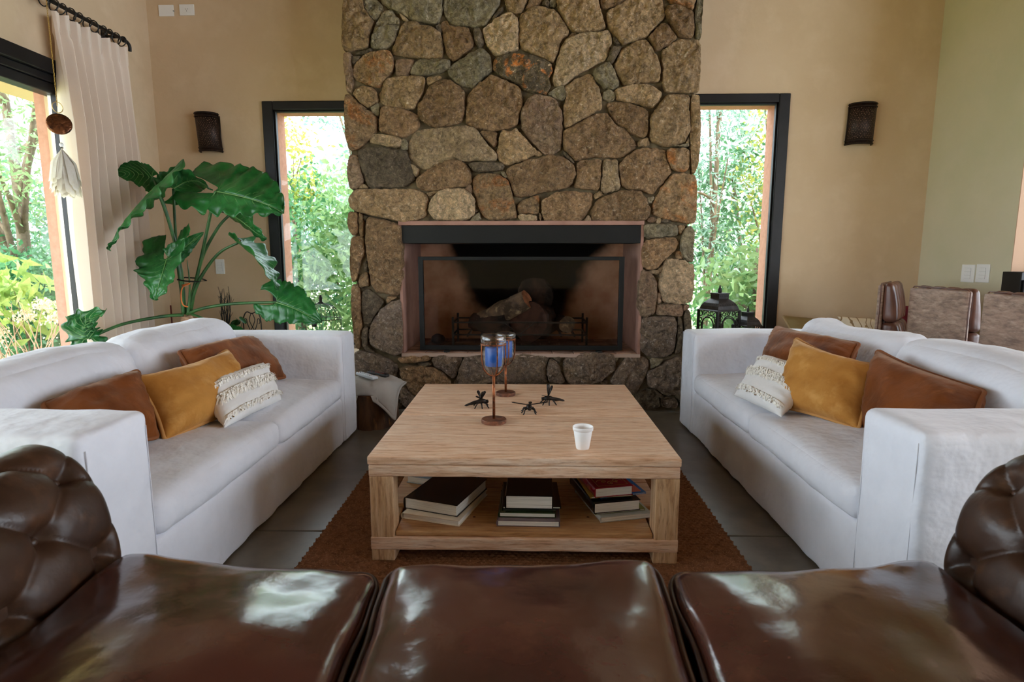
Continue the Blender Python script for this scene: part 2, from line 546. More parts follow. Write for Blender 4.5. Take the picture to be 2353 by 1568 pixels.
PAPER = M('book_pages', srgb(240, 235, 224), 0.9, var=(srgb(200, 194, 180), 6, 3, 0.4, 0.7), stretch=(1, 1, 90))
BARK = M('stump_bark', srgb(92, 62, 40), 0.9, var=[(srgb(50, 32, 20), 14, 6, 0.4, 0.62), (srgb(140, 94, 52), 22, 4, 0.58, 0.74)], bump=[(0.8, 16, 6)], stretch=(1, 1, 0.25))
LOGBARK = M('log_bark', srgb(140, 116, 92), 0.9, var=[(srgb(72, 56, 44), 10, 6, 0.4, 0.6), (srgb(200, 176, 142), 18, 4, 0.56, 0.7)], bump=[(0.7, 18, 6)])
LOGDARK = M('charred_log', srgb(78, 56, 46), 0.95, var=(srgb(34, 25, 22), 8, 6, 0.4, 0.6), bump=[(0.8, 14, 6)])
LOGEND = M('log_end', srgb(206, 138, 100), 0.85, var=(srgb(140, 88, 60), 14, 4, 0.4, 0.65))
GREYLINEN = M('grey_linen', srgb(178, 172, 164), 0.92, var=(srgb(160, 154, 146), 4, 4, 0.4, 0.7), bump=[(0.1, 14, 3), (0.08, 300, 1)], spec=0.1)
MORTAR = M('dark_mortar', srgb(112, 98, 76), 0.95, var=(srgb(70, 60, 46), 14, 5, 0.4, 0.65), bump=[(0.6, 40, 5)], spec=0.1)
STEM = M('plant_stem', srgb(54, 98, 44), 0.45, var=(srgb(34, 72, 36), 12, 3, 0.4, 0.65))
LEAF = leaf_mat('philodendron_leaf', srgb(20, 84, 34), srgb(46, 122, 56), 0.25, 0.34, 5)
STONE = {
    't': stone_mat('tan_stone', srgb(172, 142, 106), srgb(154, 124, 88), srgb(112, 94, 68), srgb(206, 186, 156)),
    'b': stone_mat('brown_stone', srgb(156, 124, 90), srgb(138, 106, 74), srgb(96, 78, 58), srgb(192, 168, 138)),
    'g': stone_mat('grey_stone', srgb(154, 138, 108), srgb(130, 120, 98), srgb(92, 86, 72), srgb(186, 174, 152)),
    'd': stone_mat('dark_stone', srgb(118, 102, 82), srgb(98, 84, 66), srgb(62, 54, 44), srgb(160, 140, 116)),
    'o': stone_mat('rusty_stone', srgb(156, 126, 92), srgb(178, 116, 66), srgb(104, 84, 62), srgb(190, 164, 132), 0.50, 0.66),
    'k': stone_mat('black_and_orange_stone', srgb(98, 84, 64), srgb(196, 122, 62), srgb(58, 50, 40), srgb(206, 176, 138), 0.50, 0.56),
    'p': stone_mat('pale_stone', srgb(186, 158, 124), srgb(170, 144, 110), srgb(136, 114, 86), srgb(216, 196, 166)),
    'r': stone_mat('reddish_stone', srgb(158, 132, 104), srgb(142, 110, 86), srgb(92, 76, 62), srgb(186, 160, 138)),
    'v': stone_mat('violet_brown_stone', srgb(126, 108, 94), srgb(138, 116, 92), srgb(78, 66, 58), srgb(186, 172, 156)),
}
# ------------------------------------------------------------------ room shell
XL, XR, YB = -2.86, 3.03, 4.65
ZC = 3.9
fl = MB().box(-3.1, 6.3, -3.5, 4.9, -0.12, -0.012).build('floor', GROUT)
struct(fl)
ys = [-3.5, -1.55, 0.36, 2.265, 4.17, 4.9]
xs = [-3.1, -1.62, 0.03, 1.66, 3.3, 4.9, 6.3]
for j in range(len(ys) - 1):
    for i in range(len(xs) - 1):
        g = 0.004
        MB().box(xs[i] + g, xs[i + 1] - g, ys[j] + g, ys[j + 1] - g, -0.014, 0.0).build('concrete_slab', CONCRETE, fl, bevel=0.003)
struct(MB().box(-3.3, 6.4, -3.6, 5.0, ZC, ZC + 0.15).build('ceiling', CEIL))
struct(MB().box(-3.06, -2.02, YB, 4.80, 0, ZC).box(-2.02, -1.2, YB, 4.80, 2.29, ZC).box(-2.02, -1.2, YB, 4.80, 0, 0.42)
       .box(1.1, 1.957, YB, 4.80, 2.322, ZC).box(1.1, 1.957, YB, 4.80, 0, 0.42).box(1.957, XR + 0.15, YB, 4.80, 0, ZC).box(-1.2, 1.1, YB + 0.06, 4.80, 1.6, ZC).build('wall_back', PLASTER))
struct(MB().box(-2.955, XL, 3.695, YB, 0, ZC).box(-2.955, XL, -3.5, 3.695, 2.275, ZC).box(-2.955, XL, -3.5, -2.8, 0, 2.28).build('wall_left', PLASTER))
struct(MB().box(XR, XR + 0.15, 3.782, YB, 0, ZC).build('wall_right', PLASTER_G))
struct(MB().box(XR, XR + 0.15, 3.776, 3.782, 0, ZC).build('wall_end_lit', M('pink_lit_wall_end', srgb(206, 170, 142), 0.9)))  # thin sheet on the wall's end, its different lighting painted as pinker colour
struct(MB().box(XR + 0.15, 6.3, YB, 4.80, 0, ZC).build('wall_dining', M('pink_beige_plaster', srgb(206, 170, 142), 0.9, bump=[(0.1, 40, 4)])))
struct(MB().box(6.2, 6.35, -3.5, -3.0, 0, ZC).box(6.2, 6.35, 4.2, YB, 0, ZC).box(6.2, 6.35, -3.0, 4.2, 3.2, ZC).build('wall_far_right', PLASTER))
struct(MB().box(-2.955, 6.3, -3.55, -3.4, 0, ZC).build('wall_rear', PLASTER))

def window(name, x0, x1, z0, z1, chim):
    w = thing(name, 'black framed fixed window beside the stone chimney, %s side' % chim, 'window', ((x0 + x1) / 2, YB, z0))
    del w['category']; w['kind'] = 'structure'
    fw = 0.083
    fr = MB()
    fr.box(x0, x0 + fw, YB - 0.025, YB + 0.045, z0, z1).box(x1 - fw, x1, YB - 0.025, YB + 0.045, z0, z1)
    fr.box(x0 + fw, x1 - fw, YB - 0.025, YB + 0.045, z1 - 0.064, z1).box(x0 + fw, x1 - fw, YB - 0.025, YB + 0.045, z0, z0 + 0.07)
    fr.build('window_frame', BLACK, w, bevel=0.006)
    bd = MB()
    i0, i1, j0, j1 = x0 + fw, x1 - fw, z0 + 0.07, z1 - 0.064
    bd.box(i0, i0 + 0.012, YB - 0.005, YB + 0.03, j0, j1).box(i1 - 0.012, i1, YB - 0.005, YB + 0.03, j0, j1).box(i0, i1, YB - 0.005, YB + 0.03, j1 - 0.012, j1)
    bd.build('glazing_bead', STEEL, w, bevel=0.002)
    MB().box(i0, i1, YB + 0.018, YB + 0.024, j0, j1).build('pane', GLASS, w)
    rv = MB()
    rv.box(x0 - 0.02, i0 + 0.002, YB + 0.046, YB + 0.19, z0, z1 + 0.02).box(i1 - 0.002, x1 + 0.02, YB + 0.046, YB + 0.19, z0, z1 + 0.02).box(x0, x1, YB + 0.046, YB + 0.19, j1 - 0.002, z1 + 0.02)
    rv.build('window_reveal', PINK, w)
window('window_1', -2.02, -1.13, 0.42, 2.29, 'left')
window('window_2', 1.03, 1.957, 0.42, 2.322, 'right')

# big sliding window on the left
w = thing('window_3', 'large black framed sliding window behind the left sofa', 'window', (XL, 2.0, 0))
del w['category']; w['kind'] = 'structure'
hd = MB()
hd.box(-2.90, -2.80, -2.8, 3.695, 2.19, 2.275).box(-2.90, -2.825, -2.8, 3.695, 2.145, 2.19).box(-2.93, -2.84, -2.8, 3.695, 2.085, 2.145)
hd.build('head_rail', BLACK, w, bevel=0.005)
MB().box(-2.882, -2.845, 3.655, 3.695, 0, 2.12).build('window_frame', BLACK, w, bevel=0.004)
MB().box(-2.902, -2.882, 3.655, 3.692, 0, 2.10).build('jamb_seal', WHITE_PLASTIC, w)
MB().box(-2.90, -2.86, 1.85, 1.92, 0, 2.10).box(-2.90, -2.86, -2.8, 3.62, 0, 0.05).build('meeting_stile', BLACK, w, bevel=0.004)
MB().box(-2.882, -2.876, -2.8, 3.62, 0.05, 2.10).build('pane', GLASS, w)
MB().box(-3.02, -2.903, 3.6955, 3.80, -0.1, 2.3).box(-3.02, -2.956, 3.80, 5.0, -0.1, 3.9).build('window_reveal', PINK, w)

# low plastered ledges in front of the two small windows and bench along the back wall
LEDGE = M('ledge_plaster', srgb(178, 152, 120), 0.9, bump=[(0.15, 30, 4)])
struct(MB().box(-2.55, -1.26, 4.32, 4.62, 0, 0.40).build('trim_1', LEDGE, bevel=0.01))
struct(MB().box(1.16, 1.99, 4.25, 4.62, 0, 0.40).build('trim_2', LEDGE, bevel=0.01))

# ------------------------------------------------------------------ fireplace of rubble stone
OX0, OX1, OZ0, OZ1 = -0.887, 0.798, 0.43, 1.338
fp = thing('fireplace', 'rubble stone fireplace with tall chimney breast in the middle of the back wall', 'fireplace', (-0.05, 4.3, 0))
core = MB()
YF = 4.235
core.box(-1.225, OX0 - 0.015, YF, 5.05, 0, ZC).box(OX1 + 0.015, 1.125, YF, 5.05, 0, ZC)
core.box(OX0 - 0.015, OX1 + 0.015, YF, 5.05, 0, OZ0 - 0.02).box(OX0 - 0.015, OX1 + 0.015, YF, 5.05, OZ1 + 0.03, ZC)
core.build('chimney_core', MORTAR, fp)

def soot_mat():
    m, N, L, P = new_mat('sooty_firebox_plaster')
    P.inputs['Roughness'].default_value = 0.95
    P.inputs['Specular IOR Level'].default_value = 0.1
    tc = N.new('ShaderNodeTexCoord')
    sp = N.new('ShaderNodeSeparateXYZ'); L.new(tc.outputs['Object'], sp.inputs[0])
    nt = N.new('ShaderNodeTexNoise'); nt.inputs['Scale'].default_value = 3.5; nt.inputs['Detail'].default_value = 5
    L.new(tc.outputs['Object'], nt.inputs['Vector'])
    def math_(op, a, b):
        q = N.new('ShaderNodeMath'); q.operation = op
        for i, v in enumerate((a, b)):
            if v is None: continue
            if isinstance(v, (int, float)): q.inputs[i].default_value = v
            else: L.new(v, q.inputs[i])
        return q.outputs[0]
    dx = math_('ABSOLUTE', math_('ADD', sp.outputs['X'], 0.02), None)
    wz = math_('ADD', math_('MULTIPLY', sp.outputs['Z'], 0.62), -0.03)       # half width of the smoke stain grows upward
    d = math_('SUBTRACT', dx, wz)
    d = math_('ADD', d, math_('MULTIPLY', math_('SUBTRACT', nt.outputs['Fac'], 0.5), 0.30))
    mr = N.new('ShaderNodeMapRange'); mr.interpolation_type = 'SMOOTHSTEP'
    mr.inputs['From Min'].default_value = -0.12; mr.inputs['From Max'].default_value = 0.05
    L.new(d, mr.inputs['Value'])
    mx = N.new('ShaderNodeMix'); mx.data_type = 'RGBA'
    n2 = N.new('ShaderNodeTexNoise'); n2.inputs['Scale'].default_value = 9; n2.inputs['Detail'].default_value = 6
    L.new(tc.outputs['Object'], n2.inputs['Vector'])
    cr = N.new('ShaderNodeValToRGB')
    cr.color_ramp.elements[0].position = 0.3; cr.color_ramp.elements[0].color = srgb(190, 138, 108)
    cr.color_ramp.elements[1].position = 0.65; cr.color_ramp.elements[1].color = srgb(226, 178, 148)
    L.new(n2.outputs['Fac'], cr.inputs[0])
    mx.inputs['A'].default_value = srgb(16, 15, 14)
    L.new(cr.outputs[0], mx.inputs['B'])
    L.new(mr.outputs[0], mx.inputs['Factor'])
    L.new(mx.outputs['Result'], P.inputs['Base Color'])
    return m
SOOT = soot_mat()
PINKP = M('pink_firebox_plaster', srgb(160, 120, 104), 0.9, var=(srgb(138, 100, 86), 6, 5, 0.4, 0.7), bump=[(0.15, 40, 4)])
MB().box(OX0 - 0.01, OX1 + 0.01, 4.95, 5.04, OZ0 - 0.01, OZ1 + 0.3).build('firebox_back', SOOT, fp)
MB().box(OX0 - 0.02, OX0, 4.195, 4.95, OZ0 - 0.01, OZ1 + 0.02).build('firebox_side', PINKP, fp)
MB().box(OX1, OX1 + 0.02, 4.195, 4.95, OZ0 - 0.01, OZ1 + 0.02).build('firebox_side', PINKP, fp)
MB().box(OX0 - 0.02, OX1 + 0.02, 4.185, 4.96, OZ1, OZ1 + 0.03).build('lintel_render', PINKP, fp, bevel=0.004)
MB().box(OX0 - 0.02, OX1 + 0.02, 4.19, 4.96, OZ0 - 0.03, OZ0 - 0.006).build('hearth_bed', M('hearth_mortar', srgb(176, 150, 134), 0.9), fp)
MB().box(OX0 + 0.003, OX1 - 0.003, 4.195, 4.205, 1.214, OZ1 - 0.002).box(OX0 + 0.003, OX1 - 0.003, 4.205, 4.5, 1.214, 1.222).build('smoke_hood', STEEL, fp, bevel=0.002)
BR = [M('hearth_brick_%d' % i, c, 0.9, var=(srgb(90, 70, 58), 10, 5, 0.45, 0.7), bump=[(0.3, 40, 4)]) for i, c in enumerate((srgb(160, 124, 104), srgb(146, 112, 96), srgb(172, 136, 114)))]
bw = (OX1 - OX0) / 11
for j in range(6):
    for i in range(-1, 12):
        x0 = OX0 + (i + (0.5 if j % 2 else 0)) * bw
        a, b = max(x0 + 0.003, OX0), min(x0 + bw - 0.003, OX1)
        if b - a < 0.03: continue
        y0 = 4.205 + j * 0.124
        MB().box(a, b, y0 + 0.003, y0 + 0.121, OZ0 - 0.012, OZ0 + random.uniform(-0.002, 0.001)).build('hearth_brick', random.choice(BR), fp, bevel=0.002, seg=1)

# stones: outlines surveyed on the chimney face, in a 2.768 x enlargement of the elevation drawing (upper block from the top, lower block from the 480 line)
UPPER = """t:21,-70 145,-70 155,46 176,78 222,141 198,176 187,282 169,307 32,332 14,282 11,141
g:155,-40 225,-30 282,56 261,92 226,137 176,78 158,35
g:245,-80 655,-80 655,10 652,65 634,136 607,150 476,127 409,95 332,60 261,12
g:664,-80 1000,-80 1025,10 965,106 930,155 891,169 775,155 700,147 667,92 660,30
g:279,63 335,62 389,141 367,218 318,303 247,310 203,305 198,268 226,155
p:368,70 432,115 432,132 406,129
t:399,137 487,131 522,162 597,169 650,215 664,368 565,371 417,360 335,345 332,303 371,229
b:646,138 681,116 690,152 741,162 812,170 822,175 860,282 831,307 775,360 724,388 681,353 671,307 655,215
d:846,173 895,173 920,261 909,293 884,300 860,268
p:909,190 962,141 1022,92 1082,74 1114,88 1139,116 1139,300 1128,311 1057,335 1001,356 973,335 930,275
d:973,106 1036,32 1047,56 987,116
t:1036,-60 1208,-60 1198,0 1163,63 1149,78 1114,85 1068,63
b:1215,-50 1300,-40 1270,21 1178,62 1203,10
d:1285,15 1315,-30 1340,10 1325,38
g:1345,-60 1378,-60 1375,30 1364,48 1338,30
t:1149,92 1199,53 1252,28 1361,53 1428,131 1470,208 1410,254 1396,318 1364,388 1354,395 1269,357 1156,307 1146,275 1142,176
t:1385,-70 1640,-70 1655,30 1665,75 1690,150 1695,180 1640,195 1530,200 1494,203 1470,190 1430,131 1382,50
b:1649,-70 1860,-70 1829,2 1734,42 1691,56 1670,50
t:1698,71 1776,28 1833,-10 1890,-60 2040,-60 2062,0 2076,106 2016,162 1963,226 1903,244 1826,279 1801,279 1748,226 1706,155
b:2080,35 2122,14 2210,49 2249,74 2260,106 2260,240 2157,233 2150,219 2104,141 2076,95
o:2070,-60 2280,-60 2270,10 2249,64 2210,49 2157,28 2095,5
g:2290,-60 2318,-60 2310,120 2306,240 2270,240 2262,80
b:2062,134 2101,159 2150,237 2104,275 2034,318 2006,314 1974,254 1963,230
t:2052,318 2122,261 2164,244 2308,244 2302,420 2296,500 2290,590 2072,590 2062,560 2055,420
t:1797,307 1903,247 1953,244 1977,279 2016,335 2044,424 2041,494 2030,519 1875,530 1815,544 1783,508 1748,424 1769,364
p:1435,254 1499,219 1552,205 1663,198 1713,184 1734,229 1734,282 1695,381 1610,420 1522,465 1428,540 1375,544 1354,512 1375,406 1410,300
g:1607,452 1713,381 1741,424 1787,540 1741,568 1706,551 1688,565 1634,509
d:1734,290 1797,290 1790,318 1734,402 1701,378 1720,339
d:1738,222 1793,277 1752,290
b:1483,200 1510,206 1466,248 1440,250
r:22,335 74,335 71,399 78,480 85,500 78,586 39,586 35,500 22,400
o:152,342 247,318 307,318 335,353 342,424 332,459 272,522 247,561 176,540 92,502 78,480 81,424 115,380
d:74,357 134,350 124,374 78,406
d:134,325 201,300 198,325 162,339 85,346
r:353,378 417,371 480,376 473,406 441,462 420,484 357,484
g:484,383 551,374 699,374 702,434 635,466 494,480 445,462
g:713,413 812,353 820,342 919,300 969,371 973,441 945,470 880,520 855,555 780,555 735,525 690,480 690,445
k:987,374 1022,350 1068,335 1146,342 1269,357 1354,399 1354,452 1336,494 1343,540 1329,580 1318,600 1269,597 1181,579 1156,551 1093,516 1022,487 980,448 978,410
g:1326,600 1354,568 1389,551 1428,544 1445,611 1424,639 1375,625
t:1430,551 1500,500 1597,455 1630,505 1655,555 1668,600 1675,690 1600,725 1500,790 1460,808 1432,815 1424,720 1422,680 1446,620
g:1672,586 1720,561 1744,583 1755,628 1720,643 1676,632
t:1748,565 1875,530 1963,533 2016,558 2062,590 2009,689 1946,674 1875,653 1804,643 1762,628
b:1702,646 1769,639 1875,660 1960,696 1963,759 1963,851 1928,879 1857,854 1826,816 1769,791 1720,724
t:2016,689 2086,597 2157,597 2232,604 2224,710 2235,780 2224,851 2193,911 2080,939 1999,907 1977,886 1977,780 1981,745
t:2238,597 2290,595 2300,710 2299,922 2284,1060 2262,1105 2245,1100 2235,960 2232,850
b:1700,712 1730,745 1760,790 1825,815 1860,870 1898,912 1895,935 1850,970 1805,1005 1720,1002 1600,1000 1508,1025 1465,985 1422,945 1422,870 1427,830 1500,795 1600,735
b:812,604 860,550 940,490 975,466 1010,490 1080,518 1150,560 1166,620 1163,665 1145,720 1140,790 1090,815 1010,830 940,830 870,815 800,790 805,720 812,660
r:1216,600 1326,608 1375,632 1419,717 1419,946 1361,985 1297,981 1262,943 1163,830 1148,728 1174,668
t:262,560 285,495 340,482 420,482 490,480 540,490 545,520 535,570 525,610 495,650 475,695 440,695 380,685 290,675 252,645 248,600
b:565,554 630,512 700,505 760,540 798,586 798,710 777,773 720,795 640,805 582,803 512,763 491,710 495,660 530,632
t:81,597 100,560 148,540 233,569 240,639 180,685 116,639
g:191,682 240,650 254,696 247,738 212,724
o:24,597 64,593 116,646 170,689 247,745 240,780 233,830 162,911 134,936 64,967 35,851 25,710
b:265,675 353,685 491,717 512,802 459,844 417,879 318,855 251,833 254,745
p:212,840 388,872 385,946 191,907 188,880
g:392,879 431,886 427,953 388,950
p:441,870 500,820 580,812 690,808 770,800 850,803 880,830 940,920 1000,975 1005,1020 960,1030 860,1022 800,1030 740,1012 695,1012 640,1040 545,1080 510,1075 455,1015 432,990 432,920
d:120,941 247,938 339,946 424,955 441,1012 466,1089 480,1146 441,1170 406,1192 191,1199 155,1139 124,1029
r:64,983 116,987 141,1089 152,1160 106,1199 67,1206 49,1118 49,1029
p:113,1167 162,1167 184,1199 113,1195
b:484,1139 551,1082 692,1012 760,1017 790,1025 830,1085 842,1140 838,1160 800,1190 720,1192 610,1215 545,1218 490,1190
d:817,1047 846,1033 1008,1033 1054,1043 1036,1086 856,1096
t:1040,825 1085,835 1125,815 1160,860 1265,965 1215,1005 1130,1035 1060,1053 1012,1025 1000,965 1010,920 1020,860
b:880,828 1001,837 1004,904 985,939 935,890
b:1054,1082 1093,1054 1199,1019 1326,987 1410,990 1481,1040 1507,1093 1481,1174 1410,1209 1269,1230 1156,1259 1114,1248 1093,1181
o:842,1153 870,1107 916,1096 1015,1110 1072,1142 1093,1213 1128,1361 1124,1389 1043,1400 930,1400 891,1336 856,1234
p:565,1294 582,1259 650,1195 785,1195 830,1225 862,1270 863,1320 858,1360 820,1400 690,1404 610,1400 575,1370 562,1330
t:56,1276 85,1202 247,1202 487,1199 551,1234 566,1280 547,1336 554,1364 512,1400 388,1414 194,1368 116,1350 71,1322
t:547,1223 642,1206 572,1252
r:793,1202 817,1174 842,1178 846,1230 814,1223
o:1132,1294 1266,1234 1273,1294 1266,1361 1199,1357 1135,1361
p:1128,1375 1163,1359 1259,1371 1259,1407 1156,1407
r:1273,1347 1290,1382 1280,1407 1266,1393
b:1283,1276 1326,1250 1396,1216 1522,1218 1614,1225 1614,1283 1590,1347 1536,1410 1420,1407 1310,1407 1287,1364
b:1508,1040 1540,1018 1670,1012 1665,1060 1658,1210 1560,1205 1490,1190 1510,1130
p:1684,1008 1773,1012 1776,1082 1790,1202 1734,1220 1691,1234 1663,1195 1674,1082
b:1804,1012 1893,948 1946,938 2073,945 2087,1012 2119,1082 2108,1110 2034,1188 1988,1241 1910,1206 1808,1202 1780,1118 1776,1057
o:2082,942 2228,942 2228,1068 2193,1096 2126,1082 2090,1012
o:2122,1103 2193,1100 2276,1118 2276,1294 2267,1418 2210,1425 2052,1389 1992,1361 1992,1301 2044,1206
b:1596,1350 1638,1273 1734,1230 1797,1209 1903,1209 1946,1248 1981,1322 1967,1382 1939,1407 1610,1411
t:1621,1237 1663,1213 1681,1241 1624,1269
g:1956,1255 2009,1252 1988,1297 1963,1287
r:1967,1382 2016,1389 2016,1411 1960,1414
p:2023,1386 2048,1389 2044,1418 2016,1418
d:2055,1392 2115,1405 2105,1417 2050,1413
t:1903,893 1963,869 1974,921 1903,936
p:448,1043 473,1047 508,1079 487,1121 470,1110
g:1022,1093 1047,1086 1072,1128 1050,1132
g:828,1407 856,1368 891,1350 902,1404
r:1552,1408 1585,1357 1612,1408
d:1421,955 1440,965 1500,1035 1485,1038 1420,975
t:552,492 640,480 655,490 600,525 560,540
d:603,158 640,142 648,208 622,190
t:1240,985 1262,950 1290,985
g:2085,935 2200,915 2228,905 2225,935
p:2200,920 2224,860 2230,900
d:866,1330 884,1345 862,1352"""
LOWER = """b:53,18 116,18 114,160 79,171 50,123
o:120,20 143,33 152,81 152,168 122,171
d:148,33 180,49 158,80
b:170,75 190,50 325,81 392,107 400,187 400,452 392,536 365,563 291,542 233,536 201,489 185,372 164,213
b:69,176 154,176 159,293 138,325 116,409 106,457 79,468 66,425 64,293
o:122,441 154,404 180,409 185,489 159,494 127,505
d:148,346 169,330 180,393 159,399
b:79,478 116,478 130,531 138,663 140,743 135,860 130,893 110,895 90,850 85,743 74,600
d:138,536 175,505 233,547 286,589 233,658 191,738 154,732 140,637
b:297,558 367,563 297,605
v:255,640 318,598 392,570 397,663 405,860 395,915 360,940 270,905 195,870 180,790 200,730
d:143,770 160,745 180,760 175,880 155,890 141,860
v:93,914 149,903 225,922 296,952 357,986 368,1031 355,1070 300,1085 150,1080 105,1060 100,1000
d:149,877 183,873 217,918 160,903
b:364,952 432,937 579,933 579,967 488,978 394,986
d:488,986 575,978 586,997 507,1005
b:375,1008 488,1001 594,1008 658,1046 718,1110 640,1160 473,1193 432,1151 385,1065
v:582,959 643,929 771,944 778,963 756,1008 733,1084 710,1084 658,1031 601,1008
v:771,986 801,940 900,930 985,935 1015,960 1000,1060 975,1110 870,1130 760,1125 745,1075
d:726,1106 745,1085 760,1120 738,1130
v:1012,1000 1080,940 1160,925 1290,930 1345,938 1322,975 1315,1076 1330,1115 1180,1130 1020,1125 985,1110
v:1353,956 1387,978 1417,1054 1436,1099 1417,1120 1334,1110 1319,1031 1331,971
d:1357,941 1417,941 1402,986 1380,975
v:1417,986 1447,941 1583,918 1700,920 1745,930 1758,975 1755,1020 1720,1055 1653,1106 1550,1125 1460,1120 1425,1050
g:1750,930 1777,930 1781,956 1757,990
d:1660,1112 1700,1082 1712,1105 1690,1130
v:1717,1106 1751,1035 1826,944 1890,937 1947,944 1977,975 1969,1020 1947,1076 1909,1151 1883,1181 1849,1174 1760,1125
g:1934,107 1961,97 2141,97 2160,134 2157,171 2040,182 1940,192
b:1940,203 2040,182 2141,182 2162,219 2141,261 2083,314 2024,383 1961,388 1924,372 1919,266
t:2157,107 2205,107 2173,166 2162,150
g:2194,129 2236,102 2265,150 2256,240 2256,346 2194,319 2167,256 2173,203
o:2141,277 2167,266 2194,319 2141,314
p:2077,325 2109,314 2183,325 2260,356 2251,589 2178,611 2062,600 2035,531 2030,478 2051,388
p:1966,393 2046,393 2035,420 1998,415
t:2030,385 2068,350 2070,372 2046,405
r:1929,388 1977,404 2014,441 2024,505 2009,664 1961,695 1913,685 1900,640 1905,505 1915,410
r:2019,536 2040,536 2056,600 2024,605
r:2014,616 2062,605 2178,613 2194,653 2183,690 2088,679 2014,679
r:2183,616 2232,611 2226,637 2194,653
d:2194,664 2228,637 2240,754 2234,850 2200,880 2190,760
v:1919,695 1998,685 2130,685 2146,743 2140,850 2120,920 2060,950 1960,945 1915,900 1910,780
d:2152,690 2183,695 2178,860 2165,925 2130,930 2148,850
v:1958,1046 2022,1008 2082,971 2173,933 2205,1000 2200,1100 2185,1189 2082,1197 2022,1151 1958,1129
g:1981,952 2060,952 2052,978 1981,1031
d:1883,1185 1947,1144 1996,1144 2041,1189 2041,1268 1939,1276 1894,1227
v:2048,1219 2082,1200 2135,1208 2157,1238 2150,1276 2097,1264 2048,1261
d:2135,1193 2185,1189 2185,1250 2165,1235
v:380,1150 413,1136 473,1193 470,1240 430,1270 385,1230
d:334,1212 375,1204 402,1264 341,1276
v:110,1098 330,1092 330,1272 115,1272
b:480,1205 640,1172 720,1130 860,1140 870,1272 480,1272
v:890,1145 1180,1140 1320,1130 1320,1272 890,1272
v:1340,1130 1600,1135 1740,1125 1860,1195 1880,1272 1340,1272
d:1990,1140 2015,1158 2070,1200 2045,1215"""
YS = 4.19
def face_pt(ax, ay, y0):
    p = on(780 + ax / 2.768, y0 + ay / 2.768, 1, YS)
    return (p[0], p[2])

def stone(poly, kind, seed):
    P = [Vector((x, z)) for x, z in poly]
    for it in range(1):                                   # break the corners
        Q = []
        for i in range(len(P)):
            a, b = P[i], P[(i + 1) % len(P)]
            w = 0.16
            Q += [a.lerp(b, w), a.lerp(b, 1 - w)]
        P = Q
    L = sum((P[i] - P[i - 1]).length for i in range(len(P)))
    n = max(16, min(110, int(L / 0.010)))
    R = []
    i = 0; acc = 0.0; step = L / n; pos = 0.0
    for k in range(n):
        target = k * step
        while True:
            sl = (P[(i + 1) % len(P)] - P[i % len(P)]).length
            if pos + sl >= target or i > 4 * len(P): break
            pos += sl; i += 1
        t = (target - pos) / sl if sl > 1e-9 else 0
        R.append(P[i % len(P)].lerp(P[(i + 1) % len(P)], min(1, max(0, t))))
    _c = Vector((sum(r.x for r in R) / n, sum(r.y for r in R) / n))
    R = [r + (r - _c).normalized() * 0.0018 for r in R]
    cx = sum((r.x for r in R)) / n; cz = sum((r.y for r in R)) / n
    c = Vector((cx, cz))
    size = math.sqrt(max(1e-5, sum((r - c).length_squared for r in R) / n))
    edge = (min(r.x for r in R) < -1.16) or (max(r.x for r in R) > 1.05)
    back = 4.62 if edge else 4.27
    rd = random.Random(seed)
    tx, tz = rd.uniform(-0.09, 0.09), rd.uniform(-0.09, 0.09)
    proud = rd.uniform(-0.004, 0.014) - (0.014 if size < 0.04 else 0)
    crown = min(0.016, size * 0.13)
    o = seed * 3.7
    e1 = 0.004 / max(size, 0.02)
    rings = [(0.97, back), (0.995, YS + 0.03), (0.995, YS + 0.014), (0.995 - e1, YS + 0.003)]
    k_ = max(5, min(20, int(size / 0.0085)))
    s0 = 0.985 - 2.6 * e1
    rings += [(s0 * (1 - i / k_), None) for i in range(k_)]
    V = []; Fc = []
    for (s, y) in rings:
        for k in range(n):
            q = c + (R[k] - c) * s
            jit = 0.008 * nz((R[k].x, R[k].y, seed), 20) + 0.005 * nz((R[k].x, R[k].y, seed), 60)
            q = q + (R[k] - c).normalized() * jit if (R[k] - c).length > 1e-6 else q
            if y is None:
                dd = 1 - s
                yy = YS - proud - crown * (1 - (1 - min(1, dd / 0.55)) ** 2) + tx * (q.x - cx) + tz * (q.y - cz)
                p3 = (q.x, 0.0, q.y)
                a = min(1, dd / 0.15) * min(1, size / 0.07)
                r_ = mnoise.voronoi(Vector((q.x * 13 + o, o, q.y * 13 - o)))[0]
                yy -= a * (0.020 * nz(p3, 7, o) + 0.020 * (r_[1] - r_[0]) + 0.012 * (0.5 - abs(nz(p3, 16, o + 3)) * 1.6) + 0.008 * nz(p3, 34, o + 5) + 0.005 * nz(p3, 80, o + 9) - 0.010)
            else:
                yy = y if y > YS + 0.02 else y + tx * (q.x - cx) + tz * (q.y - cz) - proud * 0.6 + 0.004 * nz((q.x, q.y, 0), 24, o)
            V.append((q.x, yy, q.y))
    m = len(rings)
    for j in range(m - 1):
        for k in range(n):
            k2 = (k + 1) % n
            Fc.append((j * n + k, j * n + k2, (j + 1) * n + k2, (j + 1) * n + k))
    V.append((cx, sum(V[(m - 1) * n + k][1] for k in range(n)) / n, cz))
    for k in range(n):
        Fc.append(((m - 1) * n + k, (m - 1) * n + (k + 1) % n, m * n))
    return mesh('stone', V, Fc, STONE[kind], fp, smooth=False)

sd = 0
for block, y0 in ((UPPER, 0), (LOWER, 480)):
    for ln in block.splitlines():
        kd, pts = ln.split(':')
        poly = [face_pt(*map(float, q.split(',')), y0) for q in pts.split()]
        sd += 1
        stone(poly, kd, sd)
